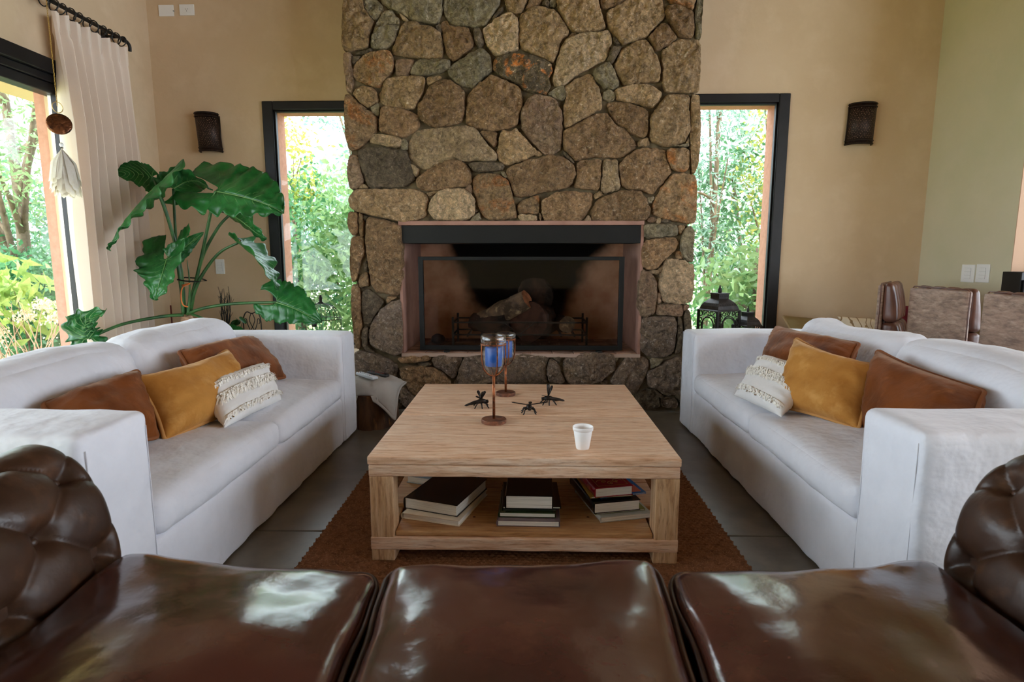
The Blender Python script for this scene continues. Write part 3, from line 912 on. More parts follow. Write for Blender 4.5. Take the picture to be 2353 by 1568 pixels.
# the courses above, up to the ceiling
rd_ = random.Random(77)
zrow = [2.895, 3.09, 3.33, 3.52, 3.74, 3.895]
for j in range(5):
    xs_ = [-1.245]
    while xs_[-1] < 0.9: xs_.append(xs_[-1] + rd_.uniform(0.20, 0.36))
    xs_[-1] = 1.147
    for i in range(len(xs_) - 1):
        a_, b_ = xs_[i] + 0.006, xs_[i + 1] - 0.006
        c_, d_ = zrow[j] + 0.006, zrow[j + 1] - 0.006
        J = lambda s=0.022: rd_.uniform(-s, s)
        edge_l, edge_r = (0 if i == 0 else 1), (0 if i == len(xs_) - 2 else 1)
        poly = [(a_ + edge_l * abs(J()), c_ + abs(J())), ((a_ + b_) / 2 + J(.04), c_ + abs(J(.006))), (b_ - edge_r * abs(J()), c_ + abs(J())), (b_, (c_ + d_) / 2 + J(.03)), (b_ - edge_r * abs(J(.05)), d_ - abs(J(.04))), ((a_ + b_) / 2 + J(.05), d_), (a_ + edge_l * abs(J(.05)), d_ - abs(J(.04))), (a_, (c_ + d_) / 2 + J(.03))]
        sd += 1
        stone(poly, rd_.choice('ttbbgrpo'), sd)
# rough mortar bedding between the stones: a gently uneven sheet behind their faces
def bedding(x0, x1, z0, z1):
    nx, nzc = max(2, int((x1 - x0) / 0.03)), max(2, int((z1 - z0) / 0.03))
    V = []; Fc = []
    for j in range(nzc + 1):
        for i in range(nx + 1):
            x = x0 + (x1 - x0) * i / nx; z = z0 + (z1 - z0) * j / nzc
            V.append((x, 4.224 + 0.016 * nz((x, 0, z), 11) + 0.008 * nz((x, 5, z), 34), z))
    for j in range(nzc):
        for i in range(nx):
            a = j * (nx + 1) + i
            Fc.append((a, a + 1, a + nx + 2, a + nx + 1))
    return V, Fc
mb = MB()
for q in ((-1.225, OX0 - 0.02, 0, ZC), (OX1 + 0.02, 1.125, 0, ZC), (OX0 - 0.02, OX1 + 0.02, 0, OZ0 - 0.03), (OX0 - 0.02, OX1 + 0.02, OZ1 + 0.03, ZC)):
    mb.add(*bedding(*q))
mb.build('mortar_bed', MORTAR, fp, smooth=True)

# fire screen, grate, logs
fs = thing('fire_screen', 'black framed glass fire screen standing in the hearth opening', 'fire screen', (-0.05, 4.27, OZ0))
a, b, c_, d_ = atY(957, 590, 4.26), atY(1436, 591, 4.26), atY(970, 806, 4.26), atY(1428, 804, 4.26)
X0, X1, Z0, Z1 = (a.x + c_.x) / 2, (b.x + d_.x) / 2, OZ0 + 0.012, a.z
fwid = 0.034
sc = MB().box(X0, X0 + fwid, 4.245, 4.275, Z0, Z1).box(X1 - fwid, X1, 4.245, 4.275, Z0, Z1).box(X0 + fwid, X1 - fwid, 4.245, 4.275, Z1 - 0.026, Z1).box(X0 + fwid, X1 - fwid, 4.245, 4.275, Z0, Z0 + 0.034)
sc.build('screen_frame', STEEL, fs, bevel=0.003)
MB().box(X0 + fwid, X1 - fwid, 4.258, 4.262, Z0 + 0.034, Z1 - 0.026).build('screen_glass', SMOKED, fs)
for xx in (X0 + 0.20, X1 - 0.17):
    MB().box(xx - 0.02, xx + 0.02, 4.205, 4.29, OZ0, OZ0 + 0.012).build('screen_foot', IRON, fs, bevel=0.002)
g = thing('fire_grate', 'black iron fire grate with corner posts behind the screen', 'fire grate', (-0.05, 4.6, OZ0))
gx0, gx1, gy0, gy1 = -0.56, 0.455, 4.43, 4.76
for xx in (gx0, gx1):
    for yy in (gy0, gy1):
        MB().box(xx - 0.008, xx + 0.008, yy - 0.008, yy + 0.008, OZ0, OZ0 + 0.235).build('post', IRON, g)
rl = MB()
for zz in (OZ0 + 0.10, OZ0 + 0.195):
    rl.box(gx0, gx1, gy0 - 0.005, gy0 + 0.005, zz - 0.006, zz + 0.006).box(gx0, gx1, gy1 - 0.005, gy1 + 0.005, zz - 0.006, zz + 0.006)
    rl.box(gx0 - 0.005, gx0 + 0.005, gy0, gy1, zz - 0.006, zz + 0.006).box(gx1 - 0.005, gx1 + 0.005, gy0, gy1, zz - 0.006, zz + 0.006)
rl.build('rail', IRON, g)
for k in range(9):
    xx = gx0 + 0.11 + k * (gx1 - gx0 - 0.2) / 8
    MB().box(xx - 0.006, xx + 0.006, gy0, gy1, OZ0 + 0.085, OZ0 + 0.10).build('grate_bar', IRON, g)
MB().tube([(-0.17, gy0 - 0.006, OZ0 + 0.195), (-0.05, gy0 - 0.006, OZ0 + 0.105), (0.06, gy0 - 0.006, OZ0 + 0.195)], 0.004, 6).build('chevron', IRON, g)

def log(name, p0, p1, r0, r1, mat, endmat, label, seed, knob=None):
    t = thing(name, label, 'log', (p0[0], p0[1], p0[2] - r0))
    n = 20; m = 14
    P0, P1 = Vector(p0), Vector(p1)
    ax = (P1 - P0).normalized(); u = ax.orthogonal().normalized(); w = ax.cross(u)
    V = []; Fc = []
    for j in range(m + 1):
        tt = j / m
        cpt = P0.lerp(P1, tt)
        for k in range(n):
            a = 2 * math.pi * k / n
            q = u * math.cos(a) + w * math.sin(a)
            r = r0 + (r1 - r0) * tt
            r *= 1 + 0.22 * nz(q * 1.2 + ax * tt * 2.4, 1.3, seed) + 0.10 * nz(q * 3 + ax * tt * 5, 1.5, seed)
            V.append(cpt + q * r)
    for j in range(m):
        for k in range(n):
            k2 = (k + 1) % n
            Fc.append((j * n + k, j * n + k2, (j + 1) * n + k2, (j + 1) * n + k))
    Fc.append(tuple(range(n - 1, -1, -1)))
    mesh('bark', V, Fc, mat, t, smooth=True)
    E_ = V[m * n:] ; E_ = [e + ax * 0.001 for e in E_] + [P1 + ax * 0.004]
    mesh('cut_end', E_, [(k, (k + 1) % n, n) for k in range(n)], endmat, t)
    return t
log('firewood_log', (-0.35, 4.66, 0.60), (0.005, 4.50, 0.80), 0.085, 0.072, LOGBARK, LOGEND, 'pale crooked log lying on top in the grate, pink cut end facing right', 3)
log('firewood_log', (0.10, 4.72, 0.625), (0.02, 4.49, 0.615), 0.155, 0.15, LOGDARK, M('dark_log_end', srgb(86, 54, 44), 0.9, var=(srgb(60, 40, 34), 16, 4, 0.4, 0.6)), 'dark reddish log lying low in the grate with end facing forward', 8)
log('firewood_log', (-0.42, 4.68, 0.60), (-0.16, 4.52, 0.60), 0.075, 0.08, LOGDARK, LOGDARK, 'dark charred log under the left end of the pale crooked log', 12)
log('firewood_log', (0.09, 4.86, 0.80), (0.07, 4.66, 0.81), 0.13, 0.14, LOGDARK, LOGDARK, 'black sooty log standing at the back of the grate', 17)
log('firewood_log', (0.24, 4.68, 0.60), (0.31, 4.50, 0.60), 0.06, 0.065, LOGDARK, LOGBARK, 'short dark log with chipped end at the right end of the grate', 21)
st = MB().ball((-0.71, 4.66, OZ0 + 0.035), (0.055, 0.05, 0.045), 10, 7)
st.v = [tuple(Vector(v) + Vector((1, 1, 1)) * 0.01 * nz(v, 22)) for v in st.v]
tag(st.build('charred_chunk', LOGDARK, smooth=True), 'small charred chunk lying alone on the hearth bricks at the left', 'charcoal')
# ------------------------------------------------------------------ white slipcovered sofas
def sofa(label, sx, xf_, xb, y0, y1, a0, a1, ztop, seed, near_up):
    """sx = +1 when the seat faces +X (left sofa), -1 when it faces -X"""
    t = thing('slipcovered_sofa', label, 'sofa', ((xf_ + xb) / 2, (y0 + y1) / 2, 0), 'white slipcovered sofas facing each other')
    def X(d): return xf_ - sx * d                       # d = distance back from the front face
    def blk(name, d0, d1, ya, yb, z0, z1, r, n, bulge=(0, 0, 0), wr=0.004, ws=5, off=0.0, xf=None):
        xa, xc = sorted((X(d0), X(d1)))
        v, f = rbox(xa, xc, ya, yb, z0, z1, r, n, bulge, wr, ws, off, xf)
        return mesh(name, v, f, LINEN, t, smooth=True)
    dep = abs(xf_ - xb)
    # skirt with soft hanging folds
    def folds(w):
        k = max(0, min(1, (0.29 - w.z) / 0.29))
        return Vector((w.x + sx * (0.010 * k * nz((w.y, w.z * 0.5, seed), 7) + 0.006 * k * nz((w.y + w.z * 0.7, 0, seed), 16)), w.y, w.z))
    blk('skirt', 0.012, dep - 0.02, a0 - 0.02, a1 + 0.02, 0.008, 0.285, 0.02, (8, 60, 10), (0, 0, 0), 0.002, 8, seed, folds)
    def armf(w):
        k = max(0, min(1, (0.5 - w.z) / 0.5))
        return Vector((w.x + sx * 0.005 * k * nz((w.y * 2, w.z, seed), 8), w.y + 0.005 * k * nz((w.x * 2, w.z, seed + 4), 7), w.z))
    blk('armrest', 0.0, dep - 0.01, y0, a0, 0.008, ztop + near_up, 0.028, (26, 10, 18), (0, 0, 0.008), 0.004, 6, seed + 1, armf)
    blk('armrest', 0.0, dep - 0.01, a1, y1, 0.008, ztop - 0.006, 0.028, (26, 10, 18), (0, 0, 0.008), 0.004, 6, seed + 2, armf)
    blk('backrest', dep - 0.20, dep, y0 + 0.02, y1 - 0.02, 0.008, ztop - 0.03, 0.03, (6, 24, 12), (0, 0, 0), 0.003, 6, seed + 3)
    ym = (a0 + a1) / 2
    for k, (ya, yb) in enumerate(((a0 + 0.004, ym - 0.002), (ym + 0.002, a1 - 0.004))):
        blk('seat_cushion', -0.006, dep - 0.24, ya, yb, 0.28, 0.408, 0.045, (24, 26, 4), (0.006, 0.0, 0.038), 0.005, 7, seed + 10 + k)
        def lean(w, k=k):
            h = w.z - 0.40
            u = (w.y - ya) / (yb - ya)
            sag = 0.010 * math.sin(u * 3.6 + seed + k * 2.2) + 0.012 * nz((w.y, seed, k), 4) + 0.012 * math.sin(math.pi * u)
            if sx < 0 and k == 1: sag -= 0.036 * math.sin(math.pi * min(1, max(0, 1 - u) ** 0.8)) ** 1.3
            if k == 0: sag -= 0.050 * max(0, 1 - u) ** 1.3
            return Vector((w.x - sx * (0.26 * h), w.y, w.z + (sag * max(0, h / 0.36))))
        blk('back_cushion', dep - 0.45, dep - 0.24, ya, yb, 0.40, 0.765, 0.075, (8, 26, 14), (0.03, 0.004, 0.012), 0.008, 6, seed + 20 + k, lean)
    # sewn seams along the arm fronts and cushion edges
    for (ya, yb) in ((y0, a0), (a1, y1)):
        zt = ztop - 0.004
        for yy in (ya + 0.022, yb - 0.022):
            MB().tube([(X(0.0), yy, 0.02), (X(0.0), yy, zt - 0.02)], 0.0014, 5).build('seam', LINEN, t, smooth=True)
    return t
sofa('white slipcovered two-seat sofa on the left, backing onto the potted plant', 1, -1.085, -2.06, 1.345, 3.645, 1.62, 3.375, 0.668, 1.0, 0.020)
sofa('white slipcovered two-seat sofa on the right, with leather dining chairs behind it', -1, 1.035, 2.03, 1.50, 3.895, 1.785, 3.60, 0.656, 7.0, 0.008)

# ------------------------------------------------------------------ throw pillows
def pillow_surface(cs, thick, pinch, back=1.0, seed=0.0, wr=0.006):
    TL, TR, BR, BL = [Vector(c) for c in cs]
    nrm = (BR - BL).cross(TL - BL)
    nrm = (nrm + (TR - TL).cross(TR - BR) * -1 if False else nrm).normalized()
    def S(u, v, side):
        pt, pb, ps = pinch
        uu = u * (1 - ps * (1 - v * v) * abs(u) ** 1.5)
        vv = v * (1 - (pt if v > 0 else pb) * (1 - u * u) * abs(v) ** 1.5)
        a, b = (uu + 1) / 2, (vv + 1) / 2
        base = (BL * (1 - a) + BR * a) * (1 - b) + (TL * (1 - a) + TR * a) * b
        e = max(0.0, (1 - u ** 4) * (1 - v ** 4)) ** 0.55
        cor = (abs(u) * abs(v)) ** 3
        h = thick * e * (1 - 0.35 * cor)
        ed = max(abs(u), abs(v)) ** 3 * min(1, 6 * (1 - max(abs(u), abs(v))) + 0.15)
        if abs(u) > abs(v): k = nz((u * 1.4, v * 7, seed), 2.6)
        else: k = nz((u * 7, v * 1.4, seed + 3), 2.6)
        h += wr * 3.2 * ed * k * e + wr * 2.0 * e * nz((u * 2.2, v * 2.2, seed), 1.2)
        return base + nrm * (h if side > 0 else -h * back)
    return S, nrm

def pillow(name, label, cs, thick, mat, pipe=None, pinch=(0.10, 0.06, 0.06), seed=0.0, group=None, cat='pillow', back=1.0, n=30, wr=0.006, solo=False):
    S, nrm = pillow_surface(cs, thick, pinch, back, seed, wr)
    us = [-math.cos(math.pi * i / n) for i in range(n + 1)]
    us = [0.55 * x + 0.45 * (2 * i / n - 1) for i, x in enumerate(us)]
    V = []; Fc = []
    idx = {}
    for side in (1, -1):
        for j in range(n + 1):
            for i in range(n + 1):
                if side < 0 and (i in (0, n) or j in (0, n)):
                    idx[side, i, j] = idx[1, i, j]; continue
                idx[side, i, j] = len(V)
                V.append(S(us[i], us[j], side))
        for j in range(n):
            for i in range(n):
                q = (idx[side, i, j], idx[side, i + 1, j], idx[side, i + 1, j + 1], idx[side, i, j + 1])
                Fc.append(q if side > 0 else q[::-1])
    c = sum((Vector(p) for p in cs), Vector()) / 4
    if solo:
        o = mesh(name, V, Fc, mat, None, smooth=True)
        return tag(o, label, cat, group), S, nrm
    t = thing(name, label, cat, (c.x, c.y, min(p[2] for p in cs)), group)
    mesh('cover', V, Fc, mat, t, smooth=True)
    if pipe:
        L = []
        k = 34
        for i in range(k): L.append((-1 + 2 * i / k, -1))
        for i in range(k): L.append((1, -1 + 2 * i / k))
        for i in range(k): L.append((1 - 2 * i / k, 1))
        for i in range(k): L.append((-1, 1 - 2 * i / k))
        pts = [S(u, v, 1) for u, v in L]
        sm = [(pts[i - 2] + pts[i - 1] * 2 + pts[i] * 2 + pts[(i + 1) % len(pts)] * 2 + pts[(i + 2) % len(pts)]) / 8 for i in range(len(pts))]
        MB().tube(sm, 0.0078, 8, closed=True).build('piping', pipe, t, smooth=True)
    return t, S, nrm

def fringes(t, S, nrm, seed):
    rd = random.Random(seed)
    for (vc, rows, ln, nn) in ((0.68, 2, 0.022, 190), (0.12, 4, 0.028, 210), (-0.64, 2, 0.022, 190)):
        m = MB()
        for r in range(rows):
            v0 = vc + (r - rows / 2) * 0.085
            for i in range(nn):
                u = -0.97 + 1.94 * (i + rd.random()) / nn
                p = S(u, v0, 1)
                dn = (S(u, v0 - 0.05, 1) - S(u, v0 + 0.02, 1)).normalized()
                sd_ = (S(min(1, u + 0.03), v0, 1) - S(max(-1, u - 0.03), v0, 1)).normalized()
                l = ln * rd.uniform(0.6, 1.25)
                s = rd.uniform(-0.6, 0.6)
                up = rd.uniform(0.2, 0.65)
                a = p
                b = p + dn * l * 0.35 + nrm * l * up + sd_ * l * s * 0.4
                c = p + dn * l * 0.95 + nrm * l * rd.uniform(0.1, 0.5) + sd_ * l * s
                w = sd_ * 0.0019
                m.add([a - w, a + w, b + w * 1.4, b - w * 1.4, c + w, c - w], [(0, 1, 2, 3), (3, 2, 4, 5)])
        m.build('fringe_band', FRINGE, t, props={'kind': 'stuff'})
    m = MB()
    for vc in (0.56, -0.80):
        for i in range(26):
            u = -0.9 + 1.8 * (i + rd.random()) / 26
            if vc > 0 and -0.55 < u < 0.45: continue
            p = S(u, vc + rd.uniform(-0.04, 0.04), 1) + nrm * 0.004
            ax = (nrm + Vector((rd.uniform(-.5, .5), rd.uniform(-.5, .5), rd.uniform(-.5, .5)))).normalized()
            q = ax.orthogonal().normalized(); w = ax.cross(q)
            r = rd.uniform(0.0045, 0.0075)
            m.add([p + (q * math.cos(a) + w * math.sin(a)) * r for a in [k * math.pi / 4 for k in range(8)]], [tuple(range(8))])
    m.build('sequin_trim', BRASS, t, props={'kind': 'stuff'})

GP = 'throw pillows on the left sofa'
pillow('throw_pillow', 'rust velvet throw pillow half hidden behind the near arm of the left sofa', [(-1.6, 1.85, 0.637), (-1.58, 2.313, 0.664), (-1.37, 2.083, 0.452), (-1.39, 1.685, 0.51)], 0.075, RUST_V, PIPE_R, (0.06, 0.05, 0.05), 1.0, GP)
pillow('throw_pillow', 'mustard velvet throw pillow with corded edge on the left sofa', [(-1.53, 2.20, 0.655), (-1.43, 2.743, 0.681), (-1.27, 2.668, 0.43), (-1.35, 2.085, 0.437)], 0.085, TAN_V, PIPE_T, (0.20, 0.07, 0.09), 2.0, GP)
t_, S_, n_ = pillow('throw_pillow', 'ivory fringed throw pillow with brass sequins on the left sofa', [(-1.38, 2.393, 0.593), (-1.309, 2.848, 0.599), (-1.188, 2.756, 0.432), (-1.222, 2.275, 0.432)], 0.06, COTTON, None, (0.06, 0.05, 0.05), 3.0, GP)
fringes(t_, S_, n_, 3)
pillow('throw_pillow', 'rust velvet throw pillow at the far end of the left sofa, towards the fireplace', [(-1.57, 2.573, 0.697), (-1.58, 3.292, 0.669), (-1.37, 3.258, 0.436), (-1.38, 2.385, 0.552)], 0.085, RUST_V, PIPE_R, (0.13, 0.05, 0.05), 4.0, GP)
GQ = 'throw pillows on the right sofa'
pillow('throw_pillow', 'rust velvet throw pillow at the far end of the right sofa, towards the fireplace', [(1.52, 3.597, 0.70), (1.55, 2.738, 0.72), (1.40, 2.545, 0.60), (1.36, 3.40, 0.515)][0:4], 0.07, RUST_V, PIPE_R, (0.11, 0.05, 0.05), 5.0, GQ)
pillow('throw_pillow', 'mustard velvet throw pillow with corded edge on the right sofa', [(1.306, 2.860, 0.731), (1.478, 2.436, 0.670), (1.325, 2.300, 0.437), (1.153, 2.688, 0.433)], 0.09, TAN_V, PIPE_T, (0.17, 0.07, 0.07), 6.0, GQ)
t_, S_, n_ = pillow('throw_pillow', 'ivory fringed throw pillow with brass sequins on the right sofa', [(1.244, 3.071, 0.612), (1.332, 2.671, 0.609), (1.103, 2.497, 0.432), (1.040, 2.903, 0.432)], 0.055, COTTON, None, (0.05, 0.05, 0.05), 7.0, GQ)
fringes(t_, S_, n_, 9)
pillow('throw_pillow', 'rust velvet throw pillow half hidden behind the near arm of the right sofa', [(1.52, 2.557, 0.722), (1.58, 2.016, 0.661), (1.40, 1.812, 0.56), (1.35, 2.327, 0.43)], 0.085, RUST_V, PIPE_R, (0.12, 0.05, 0.05), 8.0, GQ)

# ------------------------------------------------------------------ tufted leather sofa in the foreground
ch = thing('tufted_leather_sofa', 'dark brown tufted leather sofa in the foreground, seen from behind over its seat', 'sofa', (0, 0.75, 0))
v, f = rbox(-1.16, 1.16, 0.30, 1.20, 0.07, 0.30, 0.03, (20, 10, 4), (0, 0, 0), 0.002, 6)
mesh('seat_base', v, f, LEATHER_D, ch, smooth=True)
v, f = rbox(-1.20, 1.20, 0.16, 0.44, 0.07, 0.68, 0.09, (30, 8, 12), (0, 0.01, 0), 0.004, 6, 2)
mesh('backrest', v, f, LEATHER_D, ch, smooth=True)
for xx in (-1.08, 1.08):
    for yy in (0.28, 1.12):
        MB().lathe([(0.028, 0), (0.034, 0.015), (0.026, 0.04), (0.038, 0.07)], (xx, yy, 0), 14).build('foot', OAK_Z, ch, smooth=True)
def seat_cushion(fl, fr, bl, br, zt, seed, lift):
    n = (34, 38, 5)
    def xf(w):
        a, b = w.x, w.y                                            # unit square -> the cushion's plan
        p = (Vector(bl) * (1 - a) + Vector(br) * a) * (1 - b) + (Vector(fl) * (1 - a) + Vector(fr) * a) * b
        u, v_ = 2 * a - 1, 2 * b - 1
        z = w.z
        top = max(0, min(1, (z - 0.09) / 0.05))
        cr = (0.030 * (1 - u ** 2) * (1 - v_ ** 2) + 0.010 * (1 - abs(u) ** 3) * (1 - abs(v_) ** 3))
        wr = 0.010 * nz((a * 2.6, b * 2.6, seed), 1.1) + 0.006 * nz((a * 6, b * 5, seed + 2), 1.0)
        ed = 0.006 * nz((a * 5, b * 5, seed + 8), 1.3)
        lf = sum(h * math.exp(-((a - x) ** 2 + (b - y) ** 2) / 0.03) for x, y, h in lift)
        return Vector((p.x + ed * (1 if abs(u) > 0.8 else 0), p.y + ed * (1 if v_ > 0.8 else 0), zt - 0.145 + z + top * (cr + wr + lf)))
    V, Fc = rbox(0, 1, 0, 1, 0, 0.145, 0.05, n)
    # corner rounding radius is relative to the unit plan, so keep the vertical radius inside the thickness
    V = [xf(w) for w in V]
    mesh('seat_cushion', V, Fc, LEATHER, ch, smooth=True)
    for z in (0.122, 0.028):
        L = []
        r = 0.075; k = 26
        for (cx, cy, a0) in ((1 - r, r, -90), (1 - r, 1 - r, 0), (r, 1 - r, 90), (r, r, 180)):
            for i in range(7):
                an = math.radians(a0 + 90 * i / 6)
                L.append((cx + r * math.cos(an), cy + r * math.sin(an)))
        D = []
        for i in range(len(L)):
            p, q = L[i], L[(i + 1) % len(L)]
            m = max(1, int(math.dist(p, q) / 0.04))
            for j in range(m): D.append((p[0] + (q[0] - p[0]) * j / m, p[1] + (q[1] - p[1]) * j / m))
        pts = []
        for a, b in D:
            e = 1.004
            pts.append(xf(Vector((0.5 + (a - 0.5) * e, 0.5 + (b - 0.5) * e, z))))
        MB().tube(pts, 0.0058, 8, closed=True).build('piping', PIPE_L, ch, smooth=True)
seat_cushion((-0.925, 1.262, 0), (-0.318, 1.205, 0), (-0.95, 0.42, 0), (-0.292, 0.42, 0), 0.442, 1.0, [(0.08, 0.93, 0.012)])
seat_cushion((-0.306, 1.222, 0), (0.294, 1.250, 0), (-0.258, 0.42, 0), (0.255, 0.42, 0), 0.446, 4.0, [(0.93, 0.95, 0.014), (0.05, 0.93, 0.004)])
seat_cushion((0.312, 1.225, 0), (0.915, 1.262, 0), (0.286, 0.42, 0), (0.95, 0.42, 0), 0.442, 9.0, [(0.93, 0.95, 0.010)])

def arm(sx):
    prof = spline([(0.925, 0.30), (0.925, 0.40), (0.938, 0.50), (0.968, 0.60), (1.025, 0.675), (1.10, 0.700), (1.17, 0.672), (1.215, 0.60), (1.205, 0.52), (1.165, 0.46)], 10)
    S = [0.0]
    for i in range(1, len(prof)): S.append(S[-1] + (Vector(prof[i]) - Vector(prof[i - 1])).length)
    m = 150
    ss = [S[-1] * i / m for i in range(m + 1)]
    pts = []
    for s in ss:
        i = max(0, min(len(S) - 2, next((q for q in range(len(S) - 1) if S[q + 1] >= s), len(S) - 2)))
        t = (s - S[i]) / max(1e-9, S[i + 1] - S[i])
        pts.append(Vector(prof[i]).lerp(Vector(prof[i + 1]), t))
    ha, hy = 0.098, 0.115
    Y0, Y1 = 0.40, 1.262
    ny = 140
    sref = 0.172                                                   # a button row sits at this height along the profile
    V = []; Fc = []; buttons = []
    for j in range(ny + 1):
        y = Y0 + (Y1 - Y0) * j / ny
        for i in range(m + 1):
            s = ss[i]
            a_, b_ = (s - sref) / ha, (1.20 - y) / hy
            p, q = (a_ + b_) / 2, (a_ - b_) / 2
            w = min(1, max(0, (s - 0.03) / 0.06)) * min(1, max(0, (S[-1] - 0.02 - s) / 0.08))
            w *= min(1, max(0, (Y1 + 0.015 - y) / 0.05))
            puff = (abs(math.sin(math.pi * p)) * abs(math.sin(math.pi * q))) ** 0.33
            fp_, fq_ = p - round(p), q - round(q)
            dd = math.hypot((fp_ + fq_) * ha, (fp_ - fq_) * hy)
            hgt = (0.024 * puff - 0.014 - 0.030 * math.exp(-(dd / 0.024) ** 2)) * w
            hgt += 0.003 * nz((s, y, sx), 14)
            if i == 0: tg = pts[1] - pts[0]
            elif i == m: tg = pts[m] - pts[m - 1]
            else: tg = pts[i + 1] - pts[i - 1]
            nn = Vector((-tg.y, tg.x)).normalized()
            # round the far end over towards the facing panel
            e = max(0.0, (y - (Y1 - 0.03)) / 0.03)
            rad = 0.022 * (1 - math.sqrt(max(0, 1 - e * e)))
            P2 = pts[i] + nn * (hgt - rad)
            V.append((sx * P2.x, y, P2.y))
    for j in range(ny):
        for i in range(m):
            a = j * (m + 1) + i
            q = (a, a + 1, a + m + 2, a + m + 1)
            Fc.append(q if sx < 0 else q[::-1])
    # facing panel closing the front end
    last = ny * (m + 1)
    c = len(V); V.append((sx * 1.07, Y1 - 0.002, 0.52))
    for i in range(m): Fc.append((last + i, last + i + 1, c))
    mesh('armrest', V, Fc, LEATHER_D, ch, smooth=True)
    v, f = rbox(*sorted((sx * 0.96, sx * 1.17)), 0.40, 1.25, 0.07, 0.52, 0.02, (4, 8, 6))
    mesh('armrest_side', v, f, LEATHER_D, ch, smooth=True)
    for pi in range(-4, 9):
        for qi in range(-8, 8):
            s = sref + (pi + qi) * ha; y = 1.20 - (pi - qi) * hy
            if 0.06 < s < S[-1] - 0.06 and Y0 + 0.03 < y < Y1 - 0.02:
                i = min(m - 1, int(s / S[-1] * m))
                tg = pts[i + 1] - pts[i]
                nn = Vector((-tg.y, tg.x)).normalized()
                P2 = pts[i] - nn * 0.040
                MB().ball((sx * P2.x, y, P2.y), 0.011, 10, 6).build('button', LEATHER_D, ch, smooth=True)
arm(-1); arm(1)

# ------------------------------------------------------------------ rug
nx, ny = 400, 640
rx0, rx1, ry0, ry1 = -0.828, 0.812, 1.50, 3.42
gx, gy = np.meshgrid(np.linspace(rx0, rx1, nx + 1), np.linspace(ry0, ry1, ny + 1))
row = gy / 0.0185
ph = gx / 0.025 + 0.5 * (np.floor(row) % 2)
fr_ = row % 1
cord = np.sqrt(np.clip(np.sin(np.pi * fr_), 0, 1)) * (0.25 + 0.75 * np.abs(np.sin(np.pi * (ph + 0.6 * (fr_ - 0.5)))) ** 0.6)
gz = 0.005 + 0.009 * cord + 0.0018 * np.sin(gx * 9 + 1.3 * gy) * np.sin(gy * 7)
gx = gx + np.where((gx < rx0 + 1e-6) | (gx > rx1 - 1e-6), 0.0022 * np.sin(row * np.pi) + 0.002 * np.sin(row * 1.7), 0)
V = np.stack([gx, gy, gz], 2).reshape(-1, 3)
ii, jj = np.meshgrid(np.arange(nx), np.arange(ny))
a_ = (jj * (nx + 1) + ii).ravel()
Fq = np.stack([a_, a_ + 1, a_ + nx + 2, a_ + nx + 1], 1)
ring = np.concatenate([np.arange(nx), (np.arange(ny)) * (nx + 1) + nx, ny * (nx + 1) + nx - np.arange(nx), (ny - np.arange(ny)) * (nx + 1)])
b0 = len(V)
low = V[ring].copy(); low[:, 2] = 0.0005
V = np.concatenate([V, low])
k_ = np.arange(len(ring)); k2 = (k_ + 1) % len(ring)
Fq = np.concatenate([Fq, np.stack([ring, b0 + k_, b0 + k2, ring[k2]], 1)])
me = bpy.data.meshes.new('jute_rug')
me.vertices.add(len(V)); me.vertices.foreach_set('co', V.astype(np.float32).ravel())
me.loops.add(len(Fq) * 4); me.loops.foreach_set('vertex_index', Fq.astype(np.int32).ravel())
me.polygons.add(len(Fq)); me.polygons.foreach_set('loop_start', np.arange(len(Fq), dtype=np.int32) * 4); me.polygons.foreach_set('loop_total', np.full(len(Fq), 4, dtype=np.int32))
me.polygons.foreach_set('use_smooth', [True] * len(Fq))
me.update(calc_edges=True)
me.materials.append(JUTE)
ro = bpy.data.objects.new('jute_rug', me); COL.objects.link(ro)
tag(ro, 'brown woven jute rug on the concrete floor under the coffee table', 'rug')

# ------------------------------------------------------------------ coffee table
TX0, TX1, TY0, TY1 = -0.571, 0.552, 2.012, 3.238
ct = thing('coffee_table', 'large square washed oak coffee table with a book shelf, on the jute rug', 'coffee table', ((TX0 + TX1) / 2, (TY0 + TY1) / 2, 0))
def rough_box(x0, x1, y0, y1, z0, z1, ax, seed, amp=0.0022):
    """hand-hewn beam: faces slightly uneven along the grain"""
    n = [3, 3, 3]; n[ax] = 40
    V, Fc = rbox(x0, x1, y0, y1, z0, z1, 0.005, n)
    out = []
    for w in V:
        k = nz((w.x * (0.5 if ax == 0 else 3), w.y * (0.5 if ax == 1 else 3), w.z * (0.5 if ax == 2 else 3)), 14, seed)
        out.append(w + Vector((0 if ax == 0 else 1, 0 if ax == 1 else 1, 0 if ax == 2 else 1)) * amp * k)
    return out, Fc
for (ya, yb) in ((TY0, 2.574), (2.577, TY1)):
    v, f = rough_box(TX0, TX1, ya, yb, 0.379, 0.41, 0, ya, 0.0008)
    mesh('top_plank', v, f, OAK_X, ct, smooth=True)
for q in ((TX0 + 0.003, TX1 - 0.003, TY0 + 0.003, TY0 + 0.07, 0.334, 0.378, 0), (TX0 + 0.003, TX1 - 0.003, TY1 - 0.07, TY1 - 0.003, 0.334, 0.378, 0)):
    v, f = rough_box(*q, q[2]); mesh('rail', v, f, OAK_X, ct, smooth=True)
for q in ((TX0 + 0.003, TX0 + 0.07, TY0 + 0.07, TY1 - 0.07, 0.334, 0.378, 1), (TX1 - 0.07, TX1 - 0.003, TY0 + 0.07, TY1 - 0.07, 0.334, 0.378, 1)):
    v, f = rough_box(*q, q[0]); mesh('rail', v, f, OAK_Y, ct, smooth=True)
